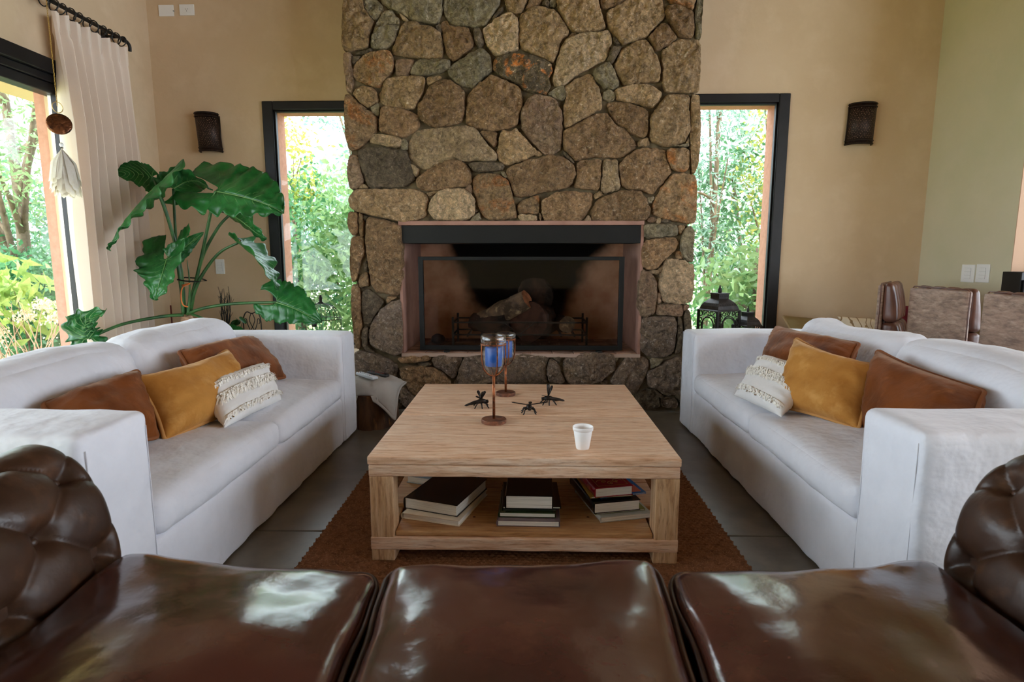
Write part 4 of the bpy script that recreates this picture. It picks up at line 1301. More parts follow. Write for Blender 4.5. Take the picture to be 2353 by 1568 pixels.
for (xa, xb) in ((TX0 + 0.004, TX0 + 0.09), (TX1 - 0.088, TX1 - 0.002)):
    for (ya, yb) in ((TY0 + 0.006, TY0 + 0.09), (TY1 - 0.09, TY1 - 0.006)):
        v, f = rough_box(xa, xb, ya, yb, 0.009, 0.335, 2, xa + ya, 0.002)
        mesh('leg', v, f, OAK_Z, ct, smooth=True)
v, f = rough_box(TX0 + 0.002, TX1, TY0 + 0.003, TY0 + 0.075, 0.054, 0.102, 0, 5.5); mesh('lower_rail', v, f, OAK_X, ct, smooth=True)
v, f = rough_box(TX0 + 0.002, TX1, TY1 - 0.075, TY1 - 0.003, 0.054, 0.102, 0, 6.5); mesh('lower_rail', v, f, OAK_X, ct, smooth=True)
for (xa, xb) in ((TX0 + 0.003, TX0 + 0.07), (TX1 - 0.07, TX1 - 0.003)):
    v, f = rough_box(xa, xb, TY0 + 0.075, TY1 - 0.075, 0.054, 0.102, 1, xa); mesh('lower_rail', v, f, OAK_Y, ct, smooth=True)
sy = [TY0 + 0.012, 2.27, 2.52, 2.76, 3.0, TY1 - 0.012]
for k in range(5):
    e0, e1 = TX0 + 0.012, TX1 - 0.012
    if k in (0, 4): e0, e1 = TX0 + 0.092, TX1 - 0.090
    v, f = rough_box(e0, e1, sy[k] + 0.001, sy[k + 1] - 0.001, 0.102, 0.122, 0, sy[k], 0.0005)
    mesh('shelf_plank', v, f, OAK_S, ct, smooth=True)
for (kx, ky) in ((-0.04, 2.12), (-0.33, 2.10), (0.24, 2.16), (-0.20, 2.15), (0.08, 2.075)):
    MB().lathe([(0.006, 0.1221), (0.0045, 0.1226)], (kx, ky, 0), 10).build('knot', M('wood_knot', srgb(84, 54, 34), 0.8), ct)

# books
def book(label, c, size, thick, z, yaw, cover, spine='L', group='books on the coffee table shelf', gold=False, pages=PAPER, band=None):
    """c = centre, size = (width across the spine, height along the spine)"""
    w, h = size
    t = thing('book', label, 'book', (c[0], c[1], z), group)
    R = Matrix.Rotation(math.radians(yaw), 3, 'Z')
    def put(mb, name, mat, **k):
        mb.v = [tuple(R @ Vector(p) + Vector((c[0], c[1], z))) for p in mb.v]
        return mb.build(name, mat, t, **k)
    bt = min(0.003, thick * 0.18)
    m = MB().box(-w / 2, w / 2, -h / 2, h / 2, 0, bt).box(-w / 2, w / 2, -h / 2, h / 2, thick - bt, thick)
    # rounded spine
    k = 8; vs = []
    s = -1 if spine == 'L' else 1
    for yy in (-h / 2, h / 2):
        for i in range(k + 1):
            a = math.pi * (i / k) - math.pi / 2
            vs.append((s * (w / 2 + 0.006 * math.cos(a)), yy, thick / 2 + thick / 2 * math.sin(a)))
    fs_ = [(i, i + 1, k + 2 + i, k + 1 + i) for i in range(k)] + [tuple(range(k + 1)), tuple(range(2 * k + 1, k, -1))]
    m.add(vs, fs_)
    put(m, 'cover', cover, bevel=0.001, seg=1)
    ins = 0.005
    p = MB(); n = 6
    x0, x1 = (-w / 2 + 0.001, w / 2 - ins) if spine == 'L' else (-w / 2 + ins, w / 2 - 0.001)
    p.box(x0, x1, -h / 2 + ins * 0.5, h / 2 - ins, bt, thick - bt)
    put(p, 'pages', pages)
    if gold:
        g = MB()
        for (a, b, cc, d) in ((-w * .40, w * .40, h * .42, h * .425), (-w * .40, w * .40, -h * .425, -h * .42), (-w * .40, -w * .392, -h * .42, h * .42), (w * .392, w * .40, -h * .42, h * .42)):
            g.box(a, b, cc, d, thick, thick + 0.0004)
        for cx_, cy_, s2 in ((w * .18, -h * .25, 1), (-w * .18, -h * .25, -1), (w * .18, h * .25, 1), (-w * .18, h * .25, -1), (0, -h * 0.33, 1)):
            q = [(cx_ + s2 * 0.026 * math.exp(-0.26 * a) * math.cos(a), cy_ + 0.026 * math.exp(-0.26 * a) * math.sin(a), thick + 0.0006) for a in [i * 0.45 for i in range(22)]]
            g.tube(q, 0.0008, 4)
        for i in range(3):
            yy = -h * 0.3 + i * 0.012
            g.box(-w / 2 - 0.0068, -w / 2 - 0.006, yy, yy + 0.006, thick * 0.3, thick * 0.7)
        put(g, 'gilt_ornament', M('gilt', srgb(206, 150, 72), 0.35, metal=0.8))
    if band: 
        g = MB()
        for (a, b, cc, d) in band[0]: g.box(a * w, b * w, cc * h, d * h, thick, thick + 0.0005)
        put(g, 'cover_print', band[1])
    return t
def gloss(n, c, r=0.22): return M(n, c, r, coat=0.3, var=(tuple(min(1, q * 1.25) for q in c[:3]) + (1,), 10, 3, 0.45, 0.7))
BK = gloss('black_jacket', srgb(16, 16, 18)); CRM = gloss('cream_cover', srgb(226, 212, 188), 0.5); SLV = gloss('silver_cover', srgb(150, 158, 160)); BLU = gloss('blue_cover', srgb(52, 92, 140))
GRN = gloss('dark_green_cover', srgb(44, 58, 32)); PUR = gloss('mauve_grey_cover', srgb(104, 88, 92)); RED = gloss('crimson_cover', srgb(138, 26, 38)); BL2 = gloss('bright_blue_cover', srgb(40, 100, 170)); GRY = gloss('pale_grey_cover', srgb(182, 182, 172))
YEL = gloss('mustard_cover', srgb(170, 140, 56)); OLV = gloss('olive_cover', srgb(122, 128, 66))
B0 = 0.1225
book('cream paperback at the bottom of the left stack on the table shelf', (-0.318, 2.245, 0), (0.235, 0.31), 0.023, B0, -16, CRM)
book('thick black book with glossy jacket on top of the left stack on the table shelf', (-0.318, 2.268, 0), (0.225, 0.29), 0.046, B0 + 0.0235, -19, BK)
book('silver grey hardback under the blue book at the back left of the table shelf', (-0.378, 2.53, 0), (0.17, 0.27), 0.032, B0, 72, SLV, spine='R')
book('blue glossy book on top at the back left of the table shelf', (-0.335, 2.55, 0), (0.17, 0.28), 0.018, B0 + 0.0325, 76, BLU)
book('mauve grey hardback at the bottom of the middle stack on the table shelf', (0.014, 2.215, 0), (0.232, 0.29), 0.024, B0, -1, PUR)
book('dark green book second from the bottom of the middle stack on the table shelf', (0.010, 2.235, 0), (0.212, 0.28), 0.019, B0 + 0.0245, -1, GRN)
book('wide thin black book under the thick one in the middle stack', (0.022, 2.255, 0), (0.222, 0.25), 0.008, B0 + 0.044, 1, BK)
book('very thick black book on top of the middle stack on the table shelf', (0.016, 2.225, 0), (0.178, 0.235), 0.053, B0 + 0.0525, -1, BK)
book('pale grey hardback at the bottom of the right stack on the table shelf', (0.350, 2.275, 0), (0.205, 0.29), 0.022, B0, 14, GRY, band=([(-.1, .42, -.42, -.1), (0.0, .3, .1, .4)], M('cover_photo_blue', srgb(90, 110, 130), 0.4)))
book('olive green magazine between the grey and black books in the right stack', (0.335, 2.29, 0), (0.20, 0.28), 0.006, B0 + 0.0225, 13, OLV)
book('thick black book with printed spine in the right stack', (0.318, 2.29, 0), (0.185, 0.30), 0.042, B0 + 0.029, 13, BK, band=None)
book('blue picture magazine under the red book in the right stack', (0.345, 2.33, 0), (0.19, 0.28), 0.006, B0 + 0.0715, 16, BL2, band=([(.0, .42, -.45, -.2)], M('cover_photo_red', srgb(190, 80, 50), 0.4)))
book('mustard yellow magazine directly below the red book in the right stack', (0.312, 2.29, 0), (0.165, 0.25), 0.006, B0 + 0.078, 10, YEL)
book('crimson book with gilt ornament on top of the right stack', (0.314, 2.275, 0), (0.152, 0.235), 0.038, B0 + 0.0845, 13, RED, gold=True)
tl = MB()
for i in range(7):
    tl.box(-0.0995, -0.0988, -0.05 + i * 0.011, -0.044 + i * 0.011, 0.012, 0.030)
# foam cup
cp = thing('foam_cup', 'white foam cup on the right front of the coffee table', 'cup', (0.211, 2.122, 0.4105))
MB().lathe([(0.0, 0.0), (0.0235, 0.0), (0.0245, 0.003), (0.0350, 0.070), (0.0345, 0.0705), (0.0378, 0.072), (0.0384, 0.084), (0.0370, 0.086), (0.0355, 0.084), (0.0225, 0.006), (0.0, 0.005)], (0.211, 2.122, 0.4105), 40).build('cup_body', FOAM, cp, smooth=True)

# candle holders
def candle_holder(label, clabel, px, pyb, Y, pcage, pring, prim, rr):
    b = atZ(px, pyb, 0.41)
    x, y = b.x, b.y
    zc, zr, zt = atY(px, pcage, y).z, atY(px, pring, y).z, atY(px, prim, y).z
    t = thing('candle_holder', label, 'candle holder', (x, y, 0.4105), 'copper candle holders on the coffee table')
    MB().lathe([(0.0, 0), (rr, 0), (rr, 0.014), (rr * 0.97, 0.0165), (0, 0.0165)], (x, y, 0.4105), 36).build('base', BASEWOOD, t, bevel=0.0008)
    MB().tube([(x, y, 0.4265), (x, y, zc + 0.004)], 0.0062, 10).build('stem', COPPER, t, smooth=True)
    rc = rr * 0.97
    for k in range(4):
        a = math.radians(20 + 90 * k)
        pts = spline([(0.003, zc), (rc * 0.45, zc + 0.008), (rc * 0.85, zc + 0.034), (rc, zc + 0.075), (rc, zr)], 7)
        MB().tube([(x + p[0] * math.cos(a), y + p[0] * math.sin(a), p[1]) for p in [(q.x, q.y) if len(q) > 1 else q for q in [Vector((w[0], w[1], 0)) for w in pts]]], 0.0030, 7).build('cage_rib', COPPER, t, smooth=True)
    MB().tube([(x + rc * math.cos(a), y + rc * math.sin(a), zr) for a in [2 * math.pi * i / 40 for i in range(40)]], 0.0032, 7, closed=True).build('cage_ring', COPPER, t, smooth=True)
    gi = rc - 0.007
    MB().lathe([(0.0, zc + 0.010), (gi * 0.5, zc + 0.016), (gi * 0.85, zc + 0.040), (gi, zc + 0.078), (gi, zr + 0.003), (rc + 0.001, zr + 0.007), (rc + 0.0025, zr + 0.011), (rc + 0.002, zt - 0.003), (rc, zt), (rc - 0.003, zt - 0.002), (rc - 0.004, zr + 0.011), (gi - 0.003, zr + 0.005), (gi - 0.003, zc + 0.080), (gi * 0.85 - 0.003, zc + 0.043), (gi * 0.5, zc + 0.019), (0.0, zc + 0.013)], (x, y, 0), 40).build('glass_cup', CLEAR, t, smooth=True)
    cr_ = gi * 0.80
    z0 = zc + 0.044; z1 = zr - 0.010
    cd = thing('candle', clabel, 'candle', (x, y, z0), 'blue candles in the holders')
    MB().lathe([(0, z0), (cr_ * 0.96, z0), (cr_, z0 + 0.004), (cr_, z1 - 0.006), (cr_ * 0.93, z1), (cr_ * 0.50, z1 - 0.002), (cr_ * 0.42, z1 - 0.012), (0, z1 - 0.016)], (x, y, 0), 36).build('wax_body', WAX, cd, smooth=True)
    MB().tube([(x, y, z1 - 0.016), (x + 0.002, y, z1 - 0.006)], 0.0012, 6).build('wick', IRON, cd)
candle_holder('copper candle holder with glass cup, the near one on the coffee table', 'blue candle in the near copper holder', 1135, 971, 2.47, 864, 791, 771, 0.054)
candle_holder('copper candle holder with glass cup, the far one on the coffee table', 'blue candle in the far copper holder', 1162, 908, 2.97, 840, 779, 765, 0.051)

# cast metal insects
def insect(label, x, y, yaw, wings, pose):
    z = 0.4105
    t = thing('insect_figurine', label, 'figurine', (x, y, z), 'cast metal insects on the coffee table')
    R = Matrix.Rotation(math.radians(yaw), 3, 'Z')
    def put(mb, name):
        mb.v = [tuple(R @ Vector(p) + Vector((x, y, z))) for p in mb.v]
        return mb.build(name, BRONZE, t, smooth=True)
    b = MB()
    b.tube([(0.030, 0, 0.026), (0.022, 0, 0.028), (0.008, 0, 0.030), (-0.004, 0, 0.028), (-0.014, 0, 0.026), (-0.030, 0, 0.022), (-0.052, 0, 0.014 + pose), (-0.068, 0, 0.009 + pose), (-0.076, 0, 0.007 + pose)], [0.003, 0.010, 0.013, 0.012, 0.009, 0.0095, 0.006, 0.005, 0.001], 12)
    put(b, 'body')
    hd_ = MB().ball((0.030, 0, 0.026), 0.0095, 12, 8)
    for s in (-1, 1): hd_.ball((0.034, s * 0.006, 0.029), 0.0048, 8, 6)
    put(hd_, 'head')
    for (dx, dy, dz, L) in wings:
        d = Vector((dx, dy, dz)).normalized()
        side = d.cross(Vector((0, 0, 1)))
        side = side.normalized() if side.length > 0.2 else Vector((1, 0, 0))
        up = side.cross(d)
        w = MB(); o = Vector((0.004, 0.004 * (1 if dy > 0 else -1), 0.038))
        st = [(0, .003), (.25, .005), (.6, .0075), (.85, .0085), (1.0, .004)]
        vs = []
        for (tt, ww) in st:
            p = o + d * L * tt
            vs += [p - side * ww - up * .0008, p + side * ww - up * .0008, p + side * ww + up * .0008, p - side * ww + up * .0008]
        fs_ = [(0, 1, 2, 3), tuple(4 * (len(st) - 1) + k for k in (3, 2, 1, 0))]
        for i in range(len(st) - 1):
            for k in range(4):
                fs_.append((4 * i + k, 4 * i + 4 + k, 4 * i + 4 + (k + 1) % 4, 4 * i + (k + 1) % 4))
        w.add(vs, fs_)
        put(w, 'wing')
    for s in (-1, 1):
        for (bx, fx, L) in ((0.016, 0.034, 0.020), (0.004, 0.006, 0.026), (-0.008, -0.026, 0.022)):
            pts = [(bx, s * 0.008, 0.022), ((bx + fx) / 2, s * (0.008 + L * 0.6), 0.020), (fx, s * (0.008 + L * 0.85), 0.006), (fx * 1.12, s * (0.010 + L), 0.0015)]
            l = MB().tube(spline(pts, 4), [0.0030] * 9 + [0.0028, 0.0026, 0.0030, 0.0034][:4], 6)
            put(l, 'leg')
insect('dark metal insect figurine left of the candle holder, tail pointing left', -0.218, 2.72, 8, [(-0.35, 0.5, 0.9, 0.045), (0.15, -0.5, 0.9, 0.05), (-0.9, 0.5, 0.45, 0.03), (0.4, 0.8, 0.55, 0.055)], 0.002)
insect('dark metal insect figurine with long wings spread sideways, nearest to the cup', 0.012, 2.625, -84, [(-0.1, 1.0, 0.12, 0.085), (-0.1, -1.0, 0.16, 0.075), (-0.6, 0.15, 0.3, 0.022)], 0.008)
insect('dark metal insect figurine with raised wings, farthest right on the table', 0.112, 2.79, 188, [(0.0, -0.15, 1.0, 0.062), (-0.35, -0.2, 0.85, 0.055), (0.9, 0.4, 0.25, 0.04)], 0.006)

# stump with cushion and remote controls
stp = thing('tree_stump', 'dark tree stump stool beside the left sofa, in front of the fireplace', 'stump', (-1.04, 3.85, 0))
V = []; Fc = []
n = 40; m = 8
for j in range(m + 1):
    for k in range(n):
        a = 2 * math.pi * k / n
        r = 0.165 * (1 + 0.10 * nz((math.cos(a) * 2, math.sin(a) * 2, 0.3), 1.4) + 0.05 * nz((math.cos(a) * 5, math.sin(a) * 5, j * 0.1), 1.6) + 0.06 * (1 - j / m) ** 2)
        V.append((-1.04 + r * math.cos(a), 3.85 + r * math.sin(a), 0.225 * j / m))
for j in range(m):
    for k in range(n):
        k2 = (k + 1) % n
        Fc.append((j * n + k, j * n + k2, (j + 1) * n + k2, (j + 1) * n + k))
mesh('bark', V, Fc, BARK, stp, smooth=True)
mesh('cut_top', V[m * n:] + [(-1.04, 3.85, 0.226)], [(k, (k + 1) % n, n) for k in range(n)], LOGEND, stp)
cu, S_, n_ = pillow('seat_pad', 'grey linen cushion draped over the tree stump, remotes lying on it', [(-1.25, 4.03, 0.235), (-0.835, 3.99, 0.255), (-0.845, 3.655, 0.235), (-1.25, 3.66, 0.235)], 0.075, GREYLINEN, GREYLINEN, (0.06, 0.10, 0.06), 11.0, None, 'cushion', back=0.10, wr=0.010)
for o_ in cu.children:                                              # the free front corners sag over the rim of the stump
    for v_ in o_.data.vertices:
        d_ = math.hypot(v_.co.x + 1.04, v_.co.y - 3.85)
        v_.co.z -= max(0, d_ - 0.165) * 1.45 * min(1, max(0, (3.88 - v_.co.y) * 6))
        if v_.co.z < 0.232 and d_ < 0.19: v_.co.z = 0.232
def remote(label, p0, p1, w, mat, seed, btn):
    P0, P1 = Vector(p0), Vector(p1)
    d = (P1 - P0); L = d.length; d.normalize()
    s = d.cross(Vector((0, 0, 1))).normalized(); up = s.cross(d)
    t = thing('remote_control', label, 'remote control', tuple(P0.lerp(P1, .5)), 'remote controls on the stump cushion')
    V, Fc = rbox(0, L, -w / 2, w / 2, 0, 0.02, 0.008, (8, 4, 2), (0, 0, 0.004))
    T = lambda p: P0 + d * p[0] + s * p[1] + up * p[2]
    mesh('case', [T(p) for p in V], Fc, mat, t, smooth=True)
    rd = random.Random(seed)
    for i in range(7):
        for j in range(3):
            b = MB().lathe([(0.0042, 0), (0.0042, 0.002), (0.0036, 0.0028)], ((i + 1.1) * L / 9, (j - 1) * w * 0.27, 0.0215), 8)
            b.v = [T(p) for p in b.v]
            b.build('button', rd.choice(btn), t)
def padz(x, y): return 0.30
def pad_pt(px, py): 
    best = None
    for i in range(41):
        for j in range(41):
            q = S_(-1 + i / 20, -1 + j / 20, 1)
            dv = Vector(q) - Vector(EYE); zz = dv.dot(Vector(FW))
            x_ = CX + F_PX * dv.dot(Vector(RT)) / zz; y_ = CY - F_PX * dv.dot(Vector(UP)) / zz
            e = (x_ - px) ** 2 + (y_ - py) ** 2
            if best is None or e < best[0]: best = (e, q)
    return best[1]
G_ = M('remote_grey', srgb(90, 96, 104), 0.5)
lift = Vector((0, 0, 0.006))
remote('silver white remote control lying on the grey stump cushion', pad_pt(824, 862) + lift, pad_pt(864, 876) + lift, 0.045, M('remote_white', srgb(206, 210, 216), 0.4), 1, [G_, G_, M('remote_orange', srgb(210, 120, 60), 0.5), G_])
remote('black remote control lying behind the silver one on the stump cushion', pad_pt(848, 861) + lift, pad_pt(890, 869) + lift, 0.040, M('remote_black', srgb(20, 20, 22), 0.45), 2, [G_, M('remote_dark', srgb(44, 44, 48), 0.5), M('remote_red', srgb(150, 50, 40), 0.5)])
# ------------------------------------------------------------------ philodendron
pl = thing('potted_philodendron', 'large philodendron with lobed leaves in a pot behind the left sofa', 'plant', (-2.37, 4.0, 0))
MB().lathe([(0.0, 0.0), (0.15, 0.0), (0.17, 0.05), (0.20, 0.36), (0.215, 0.37), (0.215, 0.41), (0.195, 0.41), (0.19, 0.37), (0.0, 0.36)], (-2.37, 4.0, 0.002), 32).build('pot', M('grey_pot', srgb(120, 112, 104), 0.7), pl, smooth=True)
TR0 = Vector((-2.36, 4.0, 0.37)); TR1 = atY(428, 727, 4.0)
tk = MB().tube(spline([TR0, TR0.lerp(TR1, .5) + Vector((0.01, 0, 0)), TR1], 6), [0.045, 0.046, 0.045, 0.044, 0.046, 0.047, 0.05, 0.052, 0.050, 0.048, 0.047, 0.042, 0.034], 16)
tk.v = [tuple(Vector(v) + Vector((1, 1, 0)) * 0.006 * nz(v, 30)) for v in tk.v]
tk.build('trunk', M('pale_trunk', srgb(190, 150, 118), 0.85, var=(srgb(140, 104, 78), 26, 4, 0.42, 0.64), bump=[(0.5, 40, 3)]), pl, smooth=True)

def big_leaf(spine, across, wid, seed, lobes=8, fold=0.12, basal=0.42, ruffle=0.02, nrm_hint=None, lob=0.16):
    """heart shaped lobed blade; spine = points from petiole joint to tip, across = direction of the blade's width, wid = half widths (left, right)"""
    SP = spline(spine, 22)
    n = len(SP) - 1
    T0 = (SP[1] - SP[0]).normalized()
    A = Vector(across)
    A = (A - T0 * A.dot(T0)).normalized()
    L = sum((SP[i + 1] - SP[i]).length for i in range(n))
    nb = 24
    pts = [SP[0] - T0 * basal * L * (nb - i) / nb for i in range(nb)] + SP
    N = len(pts) - 1
    m = 14
    lobes *= 0.68; lob *= 0.85; ruffle *= 0.5
    V = []; Fc = []
    rd = random.Random(seed)
    ph = rd.uniform(0, 6)
    grid = {}
    for j in range(N + 1):
        t = (j - nb) / n                                       # <0 on the basal lobes, 1 at the tip
        tg = (pts[min(N, j + 1)] - pts[max(0, j - 1)]).normalized()
        a = (A - tg * A.dot(tg)).normalized()
        nn = tg.cross(a).normalized()
        if t >= 0: prof = (1 - t ** 1.5) ** 0.85 * (0.92 + 0.35 * t * (1 - t))
        else: prof = max(0.0, 1 - (t / -basal) ** 2.6) ** 0.6 * 0.95
        inner = 0.0 if t >= 0 else min(0.9, 0.10 + 0.5 * (t / -basal))       # the notch between the basal lobes
        for side in (-1, 1):
            wv = wid[0] if side < 0 else wid[1]
            for i in range(m + 1):
                s = i / m
                lb = 1 - lob * 0.95 * (1 - abs(math.sin(math.pi * lobes * (t * 0.85 + 0.12 + 0.02 * nz((t * 9, side, seed), 1.0)) + ph + side))) ** 1.6 - 0.05 * (0.5 + 0.5 * math.sin(61 * t + ph))
                x = (inner + (1 - inner) * s) if t < 0 else s
                q = x * wv * prof * (1 - (1 - lb) * s ** 3)
                z = -fold * q * q / max(0.02, wv) * 1.6 - fold * 0.3 * q
                z += ruffle * s ** 2 * math.sin(2 * math.pi * lobes * 0.85 * t + ph + side * 1.2) + 0.5 * ruffle * nz((t * 4, s * 2, seed), 2.0)
                # the veins run as shallow furrows from the midrib outwards
                z -= 0.003 * max(0, 1 - abs(((t * 6.0 - s * 1.1) % 1) - 0.5) * 9)
                z -= 0.004 * math.exp(-(q / 0.006) ** 2)
                grid[j, side, i] = len(V)
                V.append(pts[j] + a * side * q + nn * z - a * side * z * 0.0)
    for j in range(N):
        for side in (-1, 1):
            for i in range(m):
                q = (grid[j, side, i], grid[j, side, i + 1], grid[j + 1, side, i + 1], grid[j + 1, side, i])
                Fc.append(q if side > 0 else q[::-1])
    o = mesh('leaf', V, Fc, LEAF, pl, smooth=True)
    so = o.modifiers.new('thickness', 'SOLIDIFY'); so.thickness = 0.0016
    vein = MB()
    vein.tube([p + Vector((0, 0, 0)) for p in SP], [0.0045 * (1 - 0.8 * i / n) for i in range(n + 1)], 6)
    for k in range(7):
        for side in (-1, 1):
            j0 = nb + int(n * (0.02 + 0.115 * k))
            path = [Vector(V[grid[min(N, j0 + int(i * n * 0.022)), side, i]]) for i in range(0, m - 1)]
            ctr = Vector(V[grid[j0, side, 0]])
            vein.tube(path, [0.0026 * (1 - 0.8 * i / len(path)) for i in range(len(path))], 5)
    for side in (-1, 1):
        path = [Vector(V[grid[max(0, nb - int(i * nb / m)), side, min(m, 1 + i)]]) for i in range(m - 1)]
        vein.tube(path, [0.0026 * (1 - 0.8 * i / len(path)) for i in range(len(path))], 5)
    vein.build('midrib', M('leaf_vein', srgb(104, 150, 84), 0.5), o, smooth=True)
    return o
def petiole(pts, r0=0.013, r1=0.008):
    P = spline(pts, 8)
    MB().tube(P, [r0 + (r1 - r0) * i / (len(P) - 1) for i in range(len(P))], 9).build('stalk', STEM, pl, smooth=True)
bx = atY(432, 690, 3.98)
def PP(x, y, Y): return atY(x, y, Y)
# A: the large leaf at the upper right
a0 = PP(498, 440, 3.86)
petiole([PP(428, 722, 4.0), PP(452, 640, 3.98), PP(478, 520, 3.92), a0 + Vector((-0.02, 0, -0.03)), a0])
big_leaf([a0, PP(555, 452, 3.80), PP(612, 470, 3.76), PP(652, 490, 3.76)], PP(560, 380, 3.95) - PP(575, 470, 3.72), (0.18, 0.31), 1, 9, 0.10, 0.60, 0.034, lob=0.18)
# B: long leaf on the left hanging towards the curtain, seen from its edge
b0 = PP(358, 428, 3.80)
petiole([PP(424, 722, 4.0), PP(416, 620, 3.98), PP(388, 510, 3.9), b0])
big_leaf([b0, PP(318, 470, 3.74), PP(278, 520, 3.70), PP(248, 574, 3.68)], Vector((0.60, -0.75, 0.1)), (0.24, 0.20), 2, 8, 0.16, 0.46, 0.030)
# C: dark leaf pointing left
c0 = PP(352, 410, 3.98)
petiole([PP(424, 722, 4.02), PP(412, 600, 4.02), PP(380, 480, 4.0), c0])
big_leaf([c0, PP(322, 400, 3.99), PP(292, 398, 4.0), PP(266, 402, 4.0)], Vector((0.12, -0.55, 0.75)), (0.13, 0.13), 3, 6, 0.1, 0.3, 0.012)
# D: leaf behind, between B and A
d0 = PP(398, 434, 4.05)
petiole([PP(426, 722, 4.03), PP(408, 600, 4.05), d0])
big_leaf([d0, PP(428, 418, 4.06), PP(458, 418, 4.04), PP(488, 438, 4.02)], Vector((-0.15, -0.75, 0.6)), (0.17, 0.14), 4, 7, 0.14, 0.4, 0.018)
# E: pale bluish leaf in the lower middle
e0 = PP(383, 596, 3.86)
petiole([PP(422, 722, 3.98), PP(414, 640, 3.94), PP(404, 590, 3.93), e0 + Vector((0.02, 0.02, 0.015)), e0])
big_leaf([e0, PP(374, 626, 3.80), PP(364, 658, 3.77), PP(354, 690, 3.76)], Vector((0.93, -0.2, 0.28)), (0.24, 0.20), 5, 7, -0.10, 0.75, 0.028, lob=0.14)
big_leaf([e0 + Vector((0.015, 0.02, 0.005)), PP(415, 576, 3.88), PP(440, 556, 3.9), PP(468, 534, 3.93)], Vector((-0.25, -0.25, 0.9)), (0.07, 0.085), 15, 6, 0.15, 0.1, 0.014)
# F: shiny drooping leaf under A
f0 = PP(530, 492, 3.98)
petiole([PP(438, 715, 4.0), PP(462, 600, 4.0), PP(500, 525, 4.0), f0])
big_leaf([f0, PP(560, 512, 3.96), PP(588, 535, 3.93), PP(612, 548, 3.9)], Vector((-0.25, -0.55, 0.75)), (0.16, 0.16), 6, 6, 0.2, 0.45, 0.025)
# G: leaf seen from its edge, hanging down in front of the window frame
g0 = PP(548, 558, 3.96)
petiole([PP(434, 720, 4.0), PP(455, 650, 3.98), PP(500, 585, 3.97), g0])
big_leaf([g0, PP(592, 596, 3.95), PP(620, 635, 3.94), PP(640, 668, 3.94)], Vector((0.35, -0.85, -0.2)), (0.20, 0.18), 7, 7, 0.2, 0.22, 0.022)
# H: leaf at the lower right, in front of the window
h0 = PP(634, 695, 3.95)
petiole([PP(430, 722, 3.98), PP(470, 708, 3.95), PP(540, 698, 3.95), h0], 0.012, 0.009)
big_leaf([h0, PP(668, 706, 3.93), PP(702, 722, 3.92), PP(738, 742, 3.9)], PP(650, 650, 3.99) - PP(672, 730, 3.88), (0.15, 0.19), 8, 6, 0.08, 0.42, 0.020)
# I: leaf at the lower left, in front of the curtain
i0 = PP(204, 778, 3.46)
petiole([PP(422, 724, 3.98), PP(370, 728, 3.9), PP(280, 746, 3.66), i0], 0.012, 0.009)
big_leaf([i0, PP(194, 756, 3.44), PP(204, 734, 3.42), PP(243, 713, 3.42)], Vector((0.85, 0.1, 0.35)), (0.15, 0.085), 9, 8, -0.12, 0.55, 0.05, lob=0.2)
# young spears, black tie and orange ribbon
petiole([PP(432, 722, 3.97), PP(436, 660, 3.96), PP(430, 597, 3.96)], 0.010, 0.002)
petiole([PP(440, 722, 3.98), PP(470, 735, 3.9), PP(462, 752, 3.85)], 0.009, 0.006)
MB().tube([PP(x, y, Y) for x, y, Y in ((408, 643, 3.92), (425, 646, 3.90), (455, 648, 3.90), (474, 645, 3.94), (462, 640, 4.02), (425, 638, 4.02))], 0.005, 6, closed=True).build('black_tie', BLACK, pl, smooth=True)
OR = M('orange_ribbon', srgb(206, 104, 40), 0.6)
MB().tube(spline([PP(418, 656, 3.89), PP(436, 652, 3.89), PP(420, 660, 3.885), PP(416, 680, 3.885), PP(420, 700, 3.89), PP(432, 706, 3.9)], 5), 0.0045, 6).build('ribbon', OR, pl, smooth=True)

# ------------------------------------------------------------------ curtain, rod, rings
cu_y0, cu_y1 = 3.575, 4.255
ct_top, ct_bot = 2.535, 0.02
na, nv = 260, 70
V = []; Fc = []
for j in range(nv + 1):
    k = j / nv
    z = ct_top + (ct_bot - ct_top) * k
    for i in range(na + 1):
        u = i / na
        y = cu_y0 + (cu_y1 - cu_y0) * u
        # pinch pleats at the heading fall into soft irregular folds
        wob = 0.5 * nz((u * 3, k * 1.5, 2), 1.5)
        ph = 2 * math.pi * (u * 8 + 0.35 * wob + 0.12 * math.sin(6 * u))
        amp = (0.026 + 0.046 * min(1, k * 4)) * (1 - 0.5 * u * u)
        x = -2.765 + amp * math.sin(ph + 0.5 * math.sin(ph)) + 0.016 * nz((u * 9, k * 2.5, 7), 1.3)
        if k < 0.045: x = -2.765 + 0.030 * (1 if math.sin(ph) > 0 else -1) * min(1, abs(math.sin(ph)) * 2.5) * (1 - 0.4 * u)
        yy = y + 0.012 * math.cos(ph) * min(1, k * 5 + .3) + 0.02 * k * (u - .3)
        zz = z - (0.010 * math.sin(ph * 0.5) if j == 0 else 0)
        V.append((x, yy, zz))
for j in range(nv):
    for i in range(na):
        a = j * (na + 1) + i
        Fc.append((a, a + 1, a + na + 2, a + na + 1))
tag(mesh('curtain', V, Fc, CURTAIN, smooth=True), 'cream pinch pleated curtain hanging at the left window', 'curtain')
rod = thing('curtain_rod', 'black iron curtain rod with rings above the left window', 'curtain rod', (-2.765, 4.26, 2.58))
MB().tube([(-2.765, 0.2, 2.590), (-2.765, 4.20, 2.590)], 0.012, 10).build('pole', IRON, rod, smooth=True)
MB().tube(spline([(-2.765, 4.20, 2.590), (-2.765, 4.24, 2.588), (-2.765, 4.265, 2.570), (-2.765, 4.265, 2.535)], 5), 0.011, 8).ball((-2.765, 4.21, 2.59), (0.018, 0.014, 0.018)).build('finial', IRON, rod, smooth=True)
